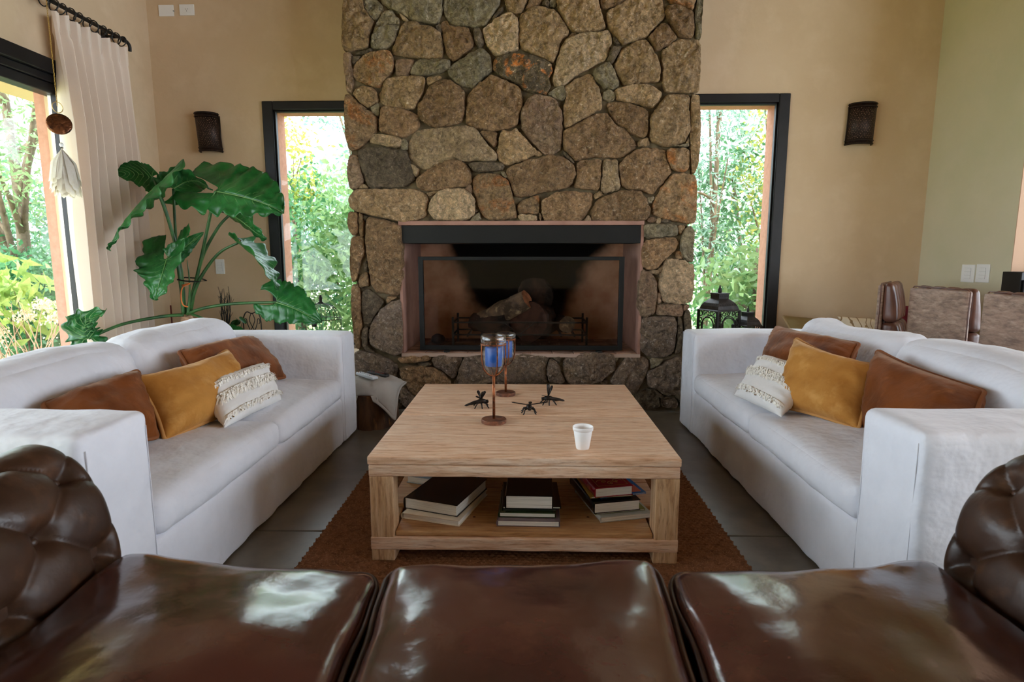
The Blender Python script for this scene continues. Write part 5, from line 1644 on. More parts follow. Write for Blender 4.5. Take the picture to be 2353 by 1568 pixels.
MB().box(-2.86, -2.765, 4.14, 4.16, 2.582, 2.598).box(-2.86, -2.85, 4.12, 4.18, 2.55, 2.63).build('bracket', IRON, rod, bevel=0.002)
for k in range(11):
    y = 3.53 + 0.066 * k + (0.01 if k % 2 else 0)
    a0 = 0.35 if k % 3 else -0.2
    pts = [(-2.765 + 0.028 * math.cos(t), y + 0.020 * math.sin(t) * math.sin(a0) * 1.4, 2.574 + 0.034 * math.sin(t)) for t in [2 * math.pi * i / 22 for i in range(22)]]
    MB().tube(pts, 0.0035, 6, closed=True).build('ring', IRON, rod, smooth=True)
# hanging ornament
pn = thing('hanging_ornament', 'hammered copper disc with white feather tassel hanging on a chain by the left window', 'ornament', (-2.80, 3.585, 1.45))
px_, py_ = -2.700, 3.468
ch_ = MB()
for k in range(46):
    z = 2.545 - k * 0.0125
    d = (0.003, 0) if k % 2 else (0, 0.003)
    ch_.tube([(px_ + d[0] * math.cos(t), py_ + d[1] * math.cos(t), z + 0.008 * math.sin(t)) for t in [2 * math.pi * i / 8 for i in range(8)]], 0.0012, 4, closed=True)
ch_.build('chain', M('gold_chain', srgb(170, 138, 70), 0.35, metal=1), pn)
MB().tube([(px_ + 0.012 * math.cos(t), py_ + 0.024 * math.cos(t), 1.97 + 0.030 * math.sin(t)) for t in [2 * math.pi * i / 26 for i in range(26)]], 0.002, 6, closed=True).build('ring', M('gold_ring', srgb(190, 160, 100), 0.3, metal=1), pn, smooth=True)
dm = MB().lathe([(0, -0.006), (0.050, -0.006), (0.062, -0.002), (0.062, 0.002), (0.050, 0.006), (0, 0.006)], (px_, py_, 1.878), 36, ax=(0.55, -0.80, 0.22))
dm.build('disc', M('hammered_copper', srgb(122, 76, 46), 0.35, metal=0.8, var=(srgb(70, 42, 28), 30, 4, 0.42, 0.62), bump=[(0.9, 45, 2)]), pn, smooth=True)
MB().tube([(-2.765, 3.468, 2.60), (-2.73, 3.468, 2.592), (px_, py_, 2.56), (px_, py_, 2.545)], 0.0025, 5).build('hook', IRON, pn)
MB().ball((px_, py_, 1.762), (0.011, 0.011, 0.013), 12, 8).build('bead', WHITE_PLASTIC, pn, smooth=True)
FEA = leaf_mat('white_feather', srgb(232, 224, 208), srgb(246, 242, 234), 0.4, 0.9, 8)
rd = random.Random(5)
tf = MB()
for k in range(150):
    a = rd.uniform(0, 6.283); sp = rd.uniform(0.1, 1) ** 0.6
    L = rd.uniform(0.17, 0.27)
    dx, dy = math.cos(a) * 0.075 * sp, math.sin(a) * 0.085 * sp
    top = Vector((px_, py_, 1.742))
    mid = top + Vector((dx * 0.75, dy * 0.75, -L * 0.45))
    bot = top + Vector((dx, dy, -L))
    s = Vector((-math.sin(a), math.cos(a), 0)) * rd.uniform(0.012, 0.022)
    tf.add([top, mid - s, mid + s, bot - s * .8, bot + s * .8, bot + Vector((dx * .1, dy * .1, -0.012))], [(0, 1, 2), (1, 3, 4, 2), (3, 5, 4)])
tf.build('tassel', FEA, pn, smooth=True, props={'kind': 'stuff'})
MB().tube([(px_ + 0.006 * math.cos(t), py_ + 0.006 * math.sin(t), 1.745) for t in [2 * math.pi * i / 12 for i in range(12)]], 0.003, 5, closed=True).build('tassel_knot', BLACK, pn)

# ------------------------------------------------------------------ wall lamps
SCN = M('pierced_bronze', srgb(44, 33, 28), 0.5, metal=0.5, var=(srgb(70, 50, 40), 60, 3, 0.5, 0.7), bump=[(0.4, 90, 2)])
HOLE = M('pierced_hole', srgb(120, 92, 74), 0.7)
def sconce(label, xc, z0, z1, w, twist):
    t = thing('wall_lamp', label, 'wall lamp', (xc, YB, z0))
    n = 26; dep = 0.085
    def sh(t_, z, off=0.0):
        a = math.pi * t_
        zz = (z - z0) / (z1 - z0)
        return Vector((xc - (w / 2 + off) * math.cos(a) + twist * zz, YB - 0.004 - (dep + off) * math.sin(a) ** 0.8, z))
    V = []; Fc = []
    for j in (0, 1):
        for i in range(n + 1): V.append(sh(i / n, (z0, z1)[j]))
    for j in (0, 1):
        for i in range(n + 1): V.append(sh(i / n, (z0, z1)[j], -0.004))
    for i in range(n):
        Fc.append((i, i + 1, n + 2 + i, n + 1 + i))
        b = 2 * (n + 1)
        Fc.append((b + i, b + n + 1 + i, b + n + 2 + i, b + i + 1))
        Fc.append((i, b + i, b + i + 1, i + 1)); c = n + 1
        Fc.append((c + i, c + i + 1, b + c + i + 1, b + c + i))
    mesh('shade', V, Fc, SCN, t, smooth=True)
    bn = MB()
    for z in (z0 + 0.008, z0 + 0.03, z1 - 0.03, z1 - 0.008):
        bn.tube([sh(i / n, z, 0.002) for i in range(n + 1)], 0.0035, 6)
    for tt in (0.03, 0.97): bn.tube([sh(tt, z0, 0.002), sh(tt, z1, 0.002)], 0.004, 6)
    bn.build('banding', SCN, t, smooth=True)
    hl = MB()
    rd = random.Random(int(xc * 100))
    for j in range(17):
        for i in range(13):
            tt = 0.10 + 0.80 * (i + (0.5 if j % 2 else 0) + rd.uniform(-.2, .2)) / 13; z = z0 + 0.045 + (z1 - z0 - 0.09) * (j + rd.uniform(-.25, .25)) / 16
            p = sh(tt, z, 0.0012); q = sh(tt + 0.01, z, 0.0012); s = (q - p).normalized(); r = rd.uniform(0.0018, 0.0036)
            hl.add([p + s * r * math.cos(k * 1.047) + Vector((0, 0, 1)) * r * math.sin(k * 1.047) for k in range(6)], [tuple(range(6))])
    hl.build('pierced_dots', HOLE, t, props={'kind': 'stuff'})
    MB().box(xc - w / 2 + 0.01, xc + w / 2 - 0.01, YB - 0.006, YB, z0 + 0.02, z1 - 0.02).build('back_plate', SCN, t)
sconce('dark pierced metal wall lamp above the philodendron, left of the fireplace', -2.434, 1.915, 2.205, 0.172, -0.02)
sconce('dark pierced metal wall lamp on the tan wall right of the fireplace', 2.482, 1.945, 2.245, 0.195, 0.012)

# ------------------------------------------------------------------ sockets and switches
def plate(name, label, cat, org, ux, w, h, kind, group=None):
    """org = centre on the wall, ux = horizontal direction along the wall; the plate faces the room"""
    O = Vector(org); U = Vector(ux); Z = Vector((0, 0, 1)); Nn = U.cross(Z)
    t = thing(name, label, cat, org, group)
    def bx(a0, a1, b0, b1, d0, d1, nm, mt, bev=0.0015):
        m = MB().box(a0, a1, d0, d1, b0, b1)
        m.v = [tuple(O + U * p[0] + Z * p[2] + Nn * p[1]) for p in m.v]
        return m.build(nm, mt, t, bevel=bev)
    bx(-w / 2, w / 2, -h / 2, h / 2, 0, 0.009, 'face_plate', WHITE_PLASTIC, 0.003)
    if kind == 'switch':
        a = w * 0.24
        bx(-a - .001, a + .001, -h * .30, h * .30, 0.009, 0.0096, 'insert_gap', GREY_LINE, 0)
        for b0, b1 in ((-h * .295, -h * .10), (-h * .092, h * .092), (h * .10, h * .295)):
            bx(-a, a, b0, b1, 0.009, 0.0115, 'rocker', WHITE_PLASTIC, 0.001)
    elif kind == 'socket':
        a = w * 0.29
        bx(-a, a, -h * .30, h * .30, 0.009, 0.0105, 'insert', WHITE_PLASTIC, 0.001)
        m = MB()
        for dx, dz, ang in ((-0.008, 0.004, 0.5), (0.008, 0.004, -0.5), (0, -0.009, 0)):
            q = [(-.0011, -.005), (.0011, -.005), (.0011, .005), (-.0011, .005)]
            m.add([O + U * (dx + x * math.cos(ang) - y * math.sin(ang)) + Z * (dz + x * math.sin(ang) + y * math.cos(ang)) + Nn * 0.0108 for x, y in q], [(0, 1, 2, 3)])
        m.build('socket_slot', BLACK, t)
    elif kind == 'blank':
        bx(w / 2 - 0.003, w / 2 + 0.002, -0.008, 0.0, 0.0, 0.012, 'cable_notch', GREY_LINE, 0)
plate('blank_plate', 'white blank cover plate high on the back wall, left of the socket', 'wall plate', (-2.708, YB, 2.946), (1, 0, 0), 0.114, 0.080, 'blank')
plate('power_socket', 'white power socket high on the back wall near the left corner', 'socket', (-2.551, YB, 2.950), (1, 0, 0), 0.112, 0.078, 'socket')
plate('light_switch', 'white light switch on the back wall behind the philodendron', 'switch', (-2.436, YB, 1.041), (1, 0, 0), 0.072, 0.116, 'switch')
p1 = atX(2226, 628, XR); p2 = atX(2260, 628, XR)
plate('light_switch', 'white light switch on the right side wall, the one nearer the corner', 'switch', (XR, p1.y, 1.006), (0, -1, 0), 0.118, 0.120, 'switch', 'switches on the right side wall')
plate('light_switch', 'white light switch on the right side wall, the one farther from the corner', 'switch', (XR, p2.y, 1.010), (0, -1, 0), 0.114, 0.120, 'switch', 'switches on the right side wall')

# ------------------------------------------------------------------ lanterns on the right ledge
LANT = M('lantern_metal', srgb(52, 50, 50), 0.5, metal=0.5, var=(srgb(72, 68, 66), 20, 3, 0.45, 0.65))
def lantern(label, x, y, z0, w, zr, ztop):
    """zr = underside of the roof, ztop = top of the knob"""
    t = thing('lantern', label, 'lantern', (x, y, z0), 'metal lanterns on the ledge')
    hw = w / 2; rot = math.radians(24)
    R = Matrix.Rotation(rot, 3, 'Z')
    def put(mb, nm, mt, **k):
        mb.v = [tuple(R @ Vector(p) + Vector((x, y, 0))) for p in mb.v]
        return mb.build(nm, mt, t, **k)
    H_ = ztop - zr
    def frustum(m, rings):
        v = []; f = []
        for (h, z) in rings: v += [(-h, -h, z), (h, -h, z), (h, h, z), (-h, h, z)]
        for j in range(len(rings) - 1):
            for k in range(4): f.append((4 * j + k, 4 * j + (k + 1) % 4, 4 * j + 4 + (k + 1) % 4, 4 * j + 4 + k))
        f.append((3, 2, 1, 0)); e = 4 * (len(rings) - 1); f.append((e, e + 1, e + 2, e + 3))
        m.add(v, f)
    m = MB(); frustum(m, [(hw * 1.08, zr), (hw * 1.08, zr + H_ * .03), (hw * .98, zr + H_ * .06), (hw * .90, zr + H_ * .20), (hw * .78, zr + H_ * .31), (hw * .60, zr + H_ * .40), (hw * .47, zr + H_ * .46), (hw * .45, zr + H_ * .48)])
    put(m, 'roof', LANT, bevel=0.002)
    m = MB(); frustum(m, [(hw * .45, zr + H_ * .48), (hw * .45, zr + H_ * .66)]); put(m, 'roof_collar', LANT)
    m = MB(); frustum(m, [(hw * .50, zr + H_ * .66), (hw * .50, zr + H_ * .69)]); put(m, 'roof_cap', LANT)
    m = MB().lathe([(0.0, H_ * .69), (hw * .13, H_ * .69), (hw * .15, H_ * .80), (hw * .12, H_ * .86), (hw * .06, H_ * .92), (hw * .07, H_ * .96), (0, H_)], (0, 0, zr), 14); put(m, 'knob', LANT, smooth=True)
    dk = MB()
    for k in range(4):
        Q = Matrix.Rotation(k * math.pi / 2, 3, 'Z')
        for i in range(7):
            xx = (i - 3) * hw * 0.22
            q = [Q @ Vector((xx + sx * hw * .07, -hw * (.90 - .12 * (zf - .20) / .11) - 0.001, zr + H_ * zf)) for sx, zf in ((-1, .235), (1, .235), (.6, .275), (-.6, .275))]
            dk.add(q, [(0, 1, 2, 3)])
        for i in range(5):
            xx = (i - 2) * hw * 0.17
            q = [Q @ Vector((xx + sx * hw * .05, -hw * .451, zr + H_ * zf)) for sx, zf in ((-1, .54), (1, .54), (1, .61), (-1, .61))]
            dk.add(q, [(0, 1, 2, 3)])
    put(dk, 'roof_slots', BLACK, props={'kind': 'stuff'})
    for sx in (-1, 1):
        for sy_ in (-1, 1):
            m = MB().box(sx * hw - .008, sx * hw + .008, sy_ * hw - .008, sy_ * hw + .008, z0 + 0.03, zr); put(m, 'corner_post', LANT)
    m = MB(); frustum(m, [(hw * 1.1, z0 + 0.001), (hw * 1.1, z0 + 0.015), (hw, z0 + 0.03)]); put(m, 'base', LANT)
    zb = z0 + 0.03; hh = zr - zb
    for k in range(4):
        Q = Matrix.Rotation(k * math.pi / 2, 3, 'Z')
        m = MB()
        def ring(cx, cz, r, th=0.006, n=16, a0=0, a1=2 * math.pi):
            pts = [(cx + r * math.cos(a0 + (a1 - a0) * i / n), -hw, cz + r * math.sin(a0 + (a1 - a0) * i / n)) for i in range(n + 1)]
            m.tube(pts, th / 2, 5)
        R_ = hw * 0.62
        zs = zr - hh * 0.16 - R_
        ring(0, zs, R_, 0.010, 18, 0, math.pi)
        m.box(-R_ - .005, -R_ + .005, -hw - .003, -hw + .003, zb, zs).box(R_ - .005, R_ + .005, -hw - .003, -hw + .003, zb, zs)
        for cx_, cz_, r_ in ((-hw * .78, zr - hw * .24, hw * .17), (hw * .78, zr - hw * .24, hw * .17), (-hw * .42, zr - hw * .16, hw * .13), (hw * .42, zr - hw * .16, hw * .13), (0, zr - hw * .14, hw * .12), (-hw * .82, zr - hw * .66, hw * .13), (hw * .82, zr - hw * .66, hw * .13), (-hw * .82, zr - hw * 1.0, hw * .13), (hw * .82, zr - hw * 1.0, hw * .13)):
            ring(cx_, cz_, r_)
        m.v = [tuple(Q @ Vector(p)) for p in m.v]
        put(m, 'fretwork', LANT)
        g = MB().box(-hw + .008, hw - .008, -hw + .006, -hw + .008, zb, zr); g.v = [tuple(Q @ Vector(p)) for p in g.v]
        put(g, 'glass', GLASS)
q1 = atY(1652, 715, 4.43); q2 = atY(1717, 745, 4.40)
lantern('tall dark metal lantern with fretwork sides in front of the right window', q1.x, 4.43, 0.401, 0.205, atY(1652, 714, 4.43).z, atY(1655, 655, 4.43).z)
lantern('small dark metal lantern beside the taller one at the right window', q2.x, 4.40, 0.401, 0.14, atY(1717, 748, 4.40).z, atY(1717, 703, 4.40).z)

# ------------------------------------------------------------------ small things on the left ledge
cg = thing('bird_cage', 'black wire bird cage with domed top in front of the left window', 'bird cage', (-1.56, 4.44, 0.40))
cgx, cgy = atY(738, 720, 4.44).x, 4.44
zt_, zd = atY(738, 697, 4.44).z, atY(738, 733, 4.44).z
rc = 0.145
br = 26
for k in range(br):
    a = 2 * math.pi * k / br
    pts = [(cgx + rc * math.cos(a), cgy + rc * math.sin(a), 0.415), (cgx + rc * math.cos(a), cgy + rc * math.sin(a), zd)]
    for i in range(1, 8):
        e = i / 7 * math.pi / 2
        pts.append((cgx + rc * math.cos(e) * math.cos(a), cgy + rc * math.cos(e) * math.sin(a), zd + (zt_ - zd) * math.sin(e)))
    MB().tube(pts, 0.0016, 5).build('wire', IRON, cg)
rg = MB()
for z in (0.42, zd, 0.52):
    rg.tube([(cgx + rc * math.cos(t), cgy + rc * math.sin(t), z) for t in [2 * math.pi * i / 36 for i in range(36)]], 0.003, 5, closed=True)
rg.build('hoop', IRON, cg)
MB().lathe([(0, 0), (0.16, 0), (0.16, 0.014), (0, 0.014)], (cgx, cgy, 0.401), 36).build('tray', IRON, cg)
MB().lathe([(0, 0), (0.025, 0), (0.012, 0.012), (0.014, 0.04), (0.009, 0.052), (0.010, 0.06), (0, 0.064)], (cgx, cgy, zt_), 14).build('finial', IRON, cg, smooth=True)
MB().lathe([(0, 0), (0.014, 0.0), (0.020, 0.02), (0.012, 0.034), (0.016, 0.04), (0, 0.045)], (cgx - 0.02, cgy - 0.10, zd - 0.05), 12).build('lantern_cup', IRON, cg, smooth=True)

tw = thing('twig_vase', 'bundle of dark dry twigs in a black vase on the left ledge', 'twig bundle', (-2.33, 4.45, 0.40))
twx = atY(516, 720, 4.45).x
MB().lathe([(0, 0), (0.035, 0), (0.045, 0.05), (0.03, 0.16), (0.035, 0.19), (0.028, 0.19), (0.025, 0.16), (0, 0.02)], (twx, 4.45, 0.401), 18).build('vase', BLACK, tw, smooth=True)
rd = random.Random(3)
for k in range(11):
    a = rd.uniform(0, 6.28); s = rd.uniform(0.01, 0.055)
    h = rd.uniform(0.22, 0.34)
    b = Vector((twx + 0.012 * math.cos(a), 4.45 + 0.012 * math.sin(a), 0.56))
    tp = Vector((twx + s * math.cos(a), 4.45 + s * math.sin(a), 0.56 + h))
    P = [b, b.lerp(tp, .35) + Vector((rd.uniform(-.012, .012), rd.uniform(-.012, .012), 0)), b.lerp(tp, .7) + Vector((rd.uniform(-.015, .015), rd.uniform(-.01, .01), 0)), tp]
    m = MB().tube(spline(P, 4), [0.0042 - 0.0028 * i / 12 for i in range(13)], 5)
    for q in range(3):
        i = rd.randint(1, 2); s0 = P[i]
        m.tube([s0, s0 + Vector((rd.uniform(-.03, .03), rd.uniform(-.02, .02), rd.uniform(.03, .07)))], [0.0022, 0.001], 4)
    m.build('twig', IRON, tw, smooth=True)

ic = thing('wire_chair', 'small black wire plant stand shaped as a scroll-back chair on the left ledge', 'plant stand', (-2.07, 4.50, 0.40))
ix0, ix1 = atY(559, 740, 4.5).x, atY(600, 740, 4.5).x
izt = atY(580, 717, 4.5).z; izb = 0.50
ixm = (ix0 + ix1) / 2; iw = (ix1 - ix0) / 2
def wire(pts, r=0.0034, nm='wire', cl=False): MB().tube([(ixm + p[0] * iw, 4.5 + (p[2] if len(p) > 2 else 0), izb + p[1] * (izt - izb)) for p in (spline([(q[0], q[1], q[2] if len(q) > 2 else 0) for q in pts], 6) if not cl else pts)], r, 6).build(nm, IRON, ic, smooth=True)
wire([(-1, -1.0 * (izb - .402) / (izt - izb)), (-0.97, 0), (-0.98, .62), (-0.82, .88), (-.5, 1.0), (0, .93), (.5, 1.0), (.82, .88), (.98, .62), (.97, 0), (1, -1.0 * (izb - .402) / (izt - izb))], 0.0042, 'back_frame')
for s in (-1, 1):
    wire([(s * .72, .52), (s * .86, .58), (s * .80, .72), (s * .62, .70), (s * .52, .50), (s * .25, .25), (0, .05)], 0.003, 'scroll')
    wire([(s * .05, .96), (s * .30, .70), (s * .12, .48), (-s * .2, .25), (-s * .45, 0)], 0.003, 'scroll')
    wire([(s, 0), (s * 1.05, .02, -0.06), (s, -0.02, -0.14)], 0.0036, 'seat_rail')
    wire([(s, -0.02, -0.14), (s, -(izb - .402) / (izt - izb), -0.14)], 0.0036, 'leg')
wire([(-1, -0.02, -0.14), (0, -.02, -0.15), (1, -0.02, -0.14)], 0.0036, 'seat_rail')

sp_ = thing('small_plant', 'small round leaved pot plant on the left ledge, beside the wire plant stand', 'plant', (-2.17, 4.40, 0.40))
sx_, sy2 = atY(541, 740, 4.4).x, 4.4
MB().lathe([(0, 0), (0.04, 0), (0.055, 0.09), (0.05, 0.09), (0, 0.08)], (sx_, sy2, 0.401), 20).build('pot', M('clay_pot', srgb(150, 96, 70), 0.85), sp_, smooth=True)
rd = random.Random(2)
for k in range(11):
    a = k * 2.4; r = 0.02 + 0.035 * ((k * 0.37) % 1)
    c = Vector((sx_ + r * math.cos(a), sy2 + r * math.sin(a), 0.56 + 0.09 * ((k * .61) % 1)))
    MB().tube([(sx_, sy2, 0.48), c], 0.002, 5).build('stalk', STEM, sp_)
    nn = Vector((math.cos(a), math.sin(a) - .4, 0.6)).normalized(); u = nn.orthogonal().normalized(); w_ = nn.cross(u)
    vs = [c + nn * 0.006] + [c + u * 0.030 * math.cos(t) + w_ * 0.038 * math.sin(t) for t in [2 * math.pi * i / 12 for i in range(12)]]
    mesh('leaf', vs, [(0, 1 + i, 1 + (i + 1) % 12) for i in range(12)], LEAF, sp_, smooth=True)
tag(MB().tube([atY(392, 702, 4.55), atY(396, 752, 4.55), Vector((atY(396, 752, 4.55).x, 4.55, 0.002))], 0.006, 8).build('garden_cane', M('red_cane', srgb(104, 40, 30), 0.6), smooth=True), 'thin dark red cane standing against the back wall behind the philodendron', 'cane')

# ------------------------------------------------------------------ dining corner
bn = thing('bench', 'low plastered bench along the back wall behind the right sofa', 'bench', (2.5, 4.4, 0))
MB().box(2.02, 3.02, 4.18, 4.64, 0, 0.40).build('bench_body', LEDGE, bn, bevel=0.01)
v, f = rbox(2.02, 3.02, 4.16, 4.64, 0.40, 0.455, 0.02, (20, 10, 3), (0, 0, 0.004), 0.003, 6); mesh('seat_pad', v, f, M('olive_pad', srgb(128, 108, 70), 0.9), bn, smooth=True)
OLIVE = M('olive_cotton', srgb(140, 118, 74), 0.9, bump=[(0.2, 14, 3)])
def qq(x, y, Y): return tuple(atY(x, y, Y))
pillow('bench_pillow', 'olive bench pillow with cord edge behind the right sofa, left of the floral one', [qq(1798, 726, 4.56), qq(1925, 735, 4.56), (2.45, 4.42, 0.462), (2.03, 4.42, 0.462)], 0.05, OLIVE, M('beige_cord', srgb(176, 150, 110), 0.8), (0.10, 0.05, 0.05), 21.0, 'pillows on the bench')
def floral_mat():
    m, N, L, P = new_mat('floral_print')
    P.inputs['Roughness'].default_value = 0.9
    tc = N.new('ShaderNodeTexCoord')
    def vor(s, off):
        mp = N.new('ShaderNodeMapping'); mp.inputs['Location'].default_value = off
        L.new(tc.outputs['Object'], mp.inputs[0])
        v = N.new('ShaderNodeTexVoronoi'); v.inputs['Scale'].default_value = s
        L.new(mp.outputs[0], v.inputs['Vector'])
        return v.outputs['Distance']
    def step(v, a, b):
        r = N.new('ShaderNodeMapRange'); r.inputs['From Min'].default_value = a; r.inputs['From Max'].default_value = b
        r.inputs['To Min'].default_value = 1; r.inputs['To Max'].default_value = 0
        L.new(v, r.inputs['Value']); return r.outputs[0]
    def mix(a, b, f):
        x = N.new('ShaderNodeMix'); x.data_type = 'RGBA'
        if isinstance(a, tuple): x.inputs['A'].default_value = a
        else: L.new(a, x.inputs['A'])
        x.inputs['B'].default_value = b
        L.new(f, x.inputs['Factor']); return x.outputs['Result']
    w_ = N.new('ShaderNodeTexWave'); w_.inputs['Scale'].default_value = 7; w_.inputs['Distortion'].default_value = 9; w_.inputs['Detail'].default_value = 1
    L.new(tc.outputs['Object'], w_.inputs['Vector'])
    c = mix(srgb(226, 208, 178), srgb(150, 118, 78), step(w_.outputs['Fac'], 0.03, 0.10))
    c = mix(c, srgb(166, 134, 90), step(vor(22, (1, 2, 3)), 0.16, 0.22))
    c = mix(c, srgb(128, 30, 52), step(vor(9, (0.3, 0.1, 0.35)), 0.26, 0.31))
    c = mix(c, srgb(190, 110, 116), step(vor(34, (0, 0, 0)), 0.05, 0.2)) if False else c
    L.new(c, P.inputs['Base Color'])
    return m
pillow('bench_pillow', 'floral cream and crimson bench pillow behind the right sofa', [qq(1924, 727, 4.50), qq(2030, 735, 4.46), (2.88, 4.36, 0.462), (2.44, 4.38, 0.462)], 0.06, floral_mat(), None, (0.06, 0.05, 0.05), 23.0, 'pillows on the bench')
pillow('bench_pillow', 'crimson bench pillow seen between the first two dining chairs', [qq(2050, 700, 4.56), qq(2100, 702, 4.56), (3.0, 4.45, 0.462), (2.78, 4.45, 0.462)], 0.05, M('crimson_cloth', srgb(110, 20, 40), 0.85), None, (0.06, 0.05, 0.05), 25.0, 'pillows on the bench')

def dining_chair(label, x, y, yaw, hb, seed):
    """(x, y) = middle of the back panel at the floor, local +x is the way the chair faces"""
    t = thing('dining_chair', label, 'chair', (x, y, 0), 'distressed leather dining chairs')
    R = Matrix.Rotation(math.radians(yaw), 3, 'Z')
    T = lambda p: R @ Vector(p) + Vector((x, y, 0))
    W = 0.22
    v, f = rbox(0.0, 0.035, -W, W, 0.40, hb - 0.012, 0.012, (3, 14, 14), (0.002, 0, 0), 0.003, 8, seed); mesh('back_panel', [T(p) for p in v], f, CHAIR_L, t, smooth=True)
    # tufted inside of the back, thick at the bottom
    def bl(w):
        k = max(0, min(1, (hb - w.z) / 0.42))
        e = w.x - 0.035
        return Vector((0.035 + e * (0.75 + 0.9 * k), w.y, w.z))
    for i in range(4):
        ya, yb = -W + 0.004 + i * (2 * W - .008) / 4, -W + 0.004 + (i + 1) * (2 * W - .008) / 4
        for (za, zb) in ((0.46, 0.705), (0.705, hb)):
            v, f = rbox(0.035, 0.10, ya, yb, za, zb, 0.026, (4, 5, 7), (0.012, 0, 0.002), 0.002, 9, seed + i)
            mesh('back_tuft', [T(bl(p)) for p in v], f, CHAIR_T, t, smooth=True)
    v, f = rbox(0.0, 0.46, -W, W, 0.34, 0.475, 0.035, (12, 12, 4), (0, 0, 0.02), 0.003, 7, seed); mesh('seat', [T(p) for p in v], f, CHAIR_T, t, smooth=True)
    v, f = rbox(0.0, 0.44, -W + .006, W - .006, 0.28, 0.36, 0.012, (10, 10, 3)); mesh('seat_frame', [T(p) for p in v], f, CHAIR_L, t, smooth=True)
    for lx in (0.03, 0.41):
        for ly in (-W + .035, W - .035):
            m = MB().tube([(lx, ly, 0.001), (lx, ly, 0.30)], [0.014, 0.022], 8); m.v = [tuple(T(p)) for p in m.v]
            m.build('leg', M('dark_chair_leg', srgb(50, 34, 26), 0.5), t, smooth=True)
    pp = MB().tube([T((0.018, -W, 0.42)), T((0.018, -W, hb - .02)), T((0.018, -W + .02, hb - .004)), T((0.018, W - .02, hb - .004)), T((0.018, W, hb - .02)), T((0.018, W, 0.42))], 0.004, 6)
    pp.build('welt', CHAIR_T, t, smooth=True)
dining_chair('leather dining chair seen from its side, farthest from the camera', 2.37, 3.98, -38, 0.955, 1)
dining_chair('leather dining chair in the middle, its back turned, behind the right sofa', 2.37, 3.465, 4, 0.945, 2)
dining_chair('leather dining chair at the right edge of the photo, its back turned', 2.37, 2.885, 2, 0.945, 3)
dt = thing('dining_table', 'grey dining table glimpsed behind the leather chairs', 'table', (3.35, 2.7, 0))
DTM = M('grey_table_top', srgb(150, 142, 132), 0.5)
MB().box(2.92, 3.85, 1.95, 3.52, 0.71, 0.75).build('table_top', DTM, dt, bevel=0.004)
for xx in (2.99, 3.78):
    for yy in (2.02, 3.44): MB().box(xx - .035, xx + .035, yy - .035, yy + .035, 0.001, 0.71).build('leg', DTM, dt, bevel=0.004)
sb = thing('sideboard', 'black cabinet against the end of the right side wall at the photo edge', 'cabinet', (3.25, 3.7, 0))
MB().box(2.975, 3.6, 3.63, 3.774, 0.08, 1.028).build('cabinet_body', BLACK, sb, bevel=0.004)
for i in range(2):
    dr = MB().box(2.985 + i * .305, 3.28 + i * .305, 3.615, 3.63, 0.12, 0.98).build('door', BLACK, sb, bevel=0.003)
    MB().box(3.24 + i * .06, 3.25 + i * .06, 3.60, 3.615, 0.5, 0.62).build('handle', STEEL, dr)
MB().box(2.99, 3.58, 3.645, 3.77, 0.001, 0.08).build('plinth', IRON, sb)

# ------------------------------------------------------------------ garden
GRASS = M('lawn', srgb(150, 158, 96), 0.95, var=[(srgb(206, 196, 160), 0.9, 5, 0.45, 0.62), (srgb(96, 120, 60), 6, 4, 0.5, 0.7)])
struct(MB().box(-22, 22, 4.802, 30, -0.4, -0.12).box(-22, -2.956, -12, 4.802, -0.4, -0.12).build('garden_ground', GRASS))
PAVE = M('pale_paving', srgb(214, 200, 184), 0.85, var=(srgb(180, 162, 146), 5, 4, 0.42, 0.66))
tp_ = thing('terrace', 'pale stone terrace outside the left window', 'terrace', (-4.2, 3.5, -0.12))
MB().box(-5.0, -2.96, 0.0, 7.6, -0.119, -0.06).build('terrace_bed', PAVE, tp_)
rd = random.Random(11)
for i in range(5):
    for j in range(12):
        MB().box(-5.0 + i * .41 + .006, -4.6 + i * .41 - .004, 0.0 + j * .633 + .006, .627 + j * .633, -0.062, -0.05 + rd.uniform(-.002, .002)).build('paver', PAVE, tp_, bevel=0.004, seg=1)
struct(MB().box(-4.2, -2.956, -3.5, 5.4, 2.42, 2.6).build('eave', M('eave_plaster', srgb(196, 176, 136), 0.9, bump=[(0.3, 12, 4)])))
ROCK = M('garden_rock', srgb(206, 170, 146), 0.9, var=(srgb(170, 140, 124), 7, 5, 0.4, 0.66), bump=[(0.5, 14, 5)])
for k, (px, py, r, lab) in enumerate(((20, 812, .20, 'low pale pink rock bordering the bed outside the left window, the leftmost'), (75, 806, .16, 'low pale pink rock bordering the bed outside the left window, second from the left'), (118, 800, .13, 'low pale pink rock bordering the bed outside the left window, third from the left'), (150, 790, .12, 'low pale pink rock bordering the bed outside the left window, rightmost of the four'))):
    c = atY(px, py, 5.3)
    m = MB().ball((c.x, c.y, -0.05 + r * .42), (r, r * .8, r * .62), 14, 9)
    m.v = [tuple(Vector(v) + (Vector(v) - Vector((c.x, c.y, 0))) * 0.25 * nz(v, 4, k)) for v in m.v]
    m.v = [(a, b, max(-0.052, z)) for a, b, z in m.v]
    tag(m.build('garden_rock', ROCK, smooth=True), lab, 'rock', 'rocks bordering the garden bed')

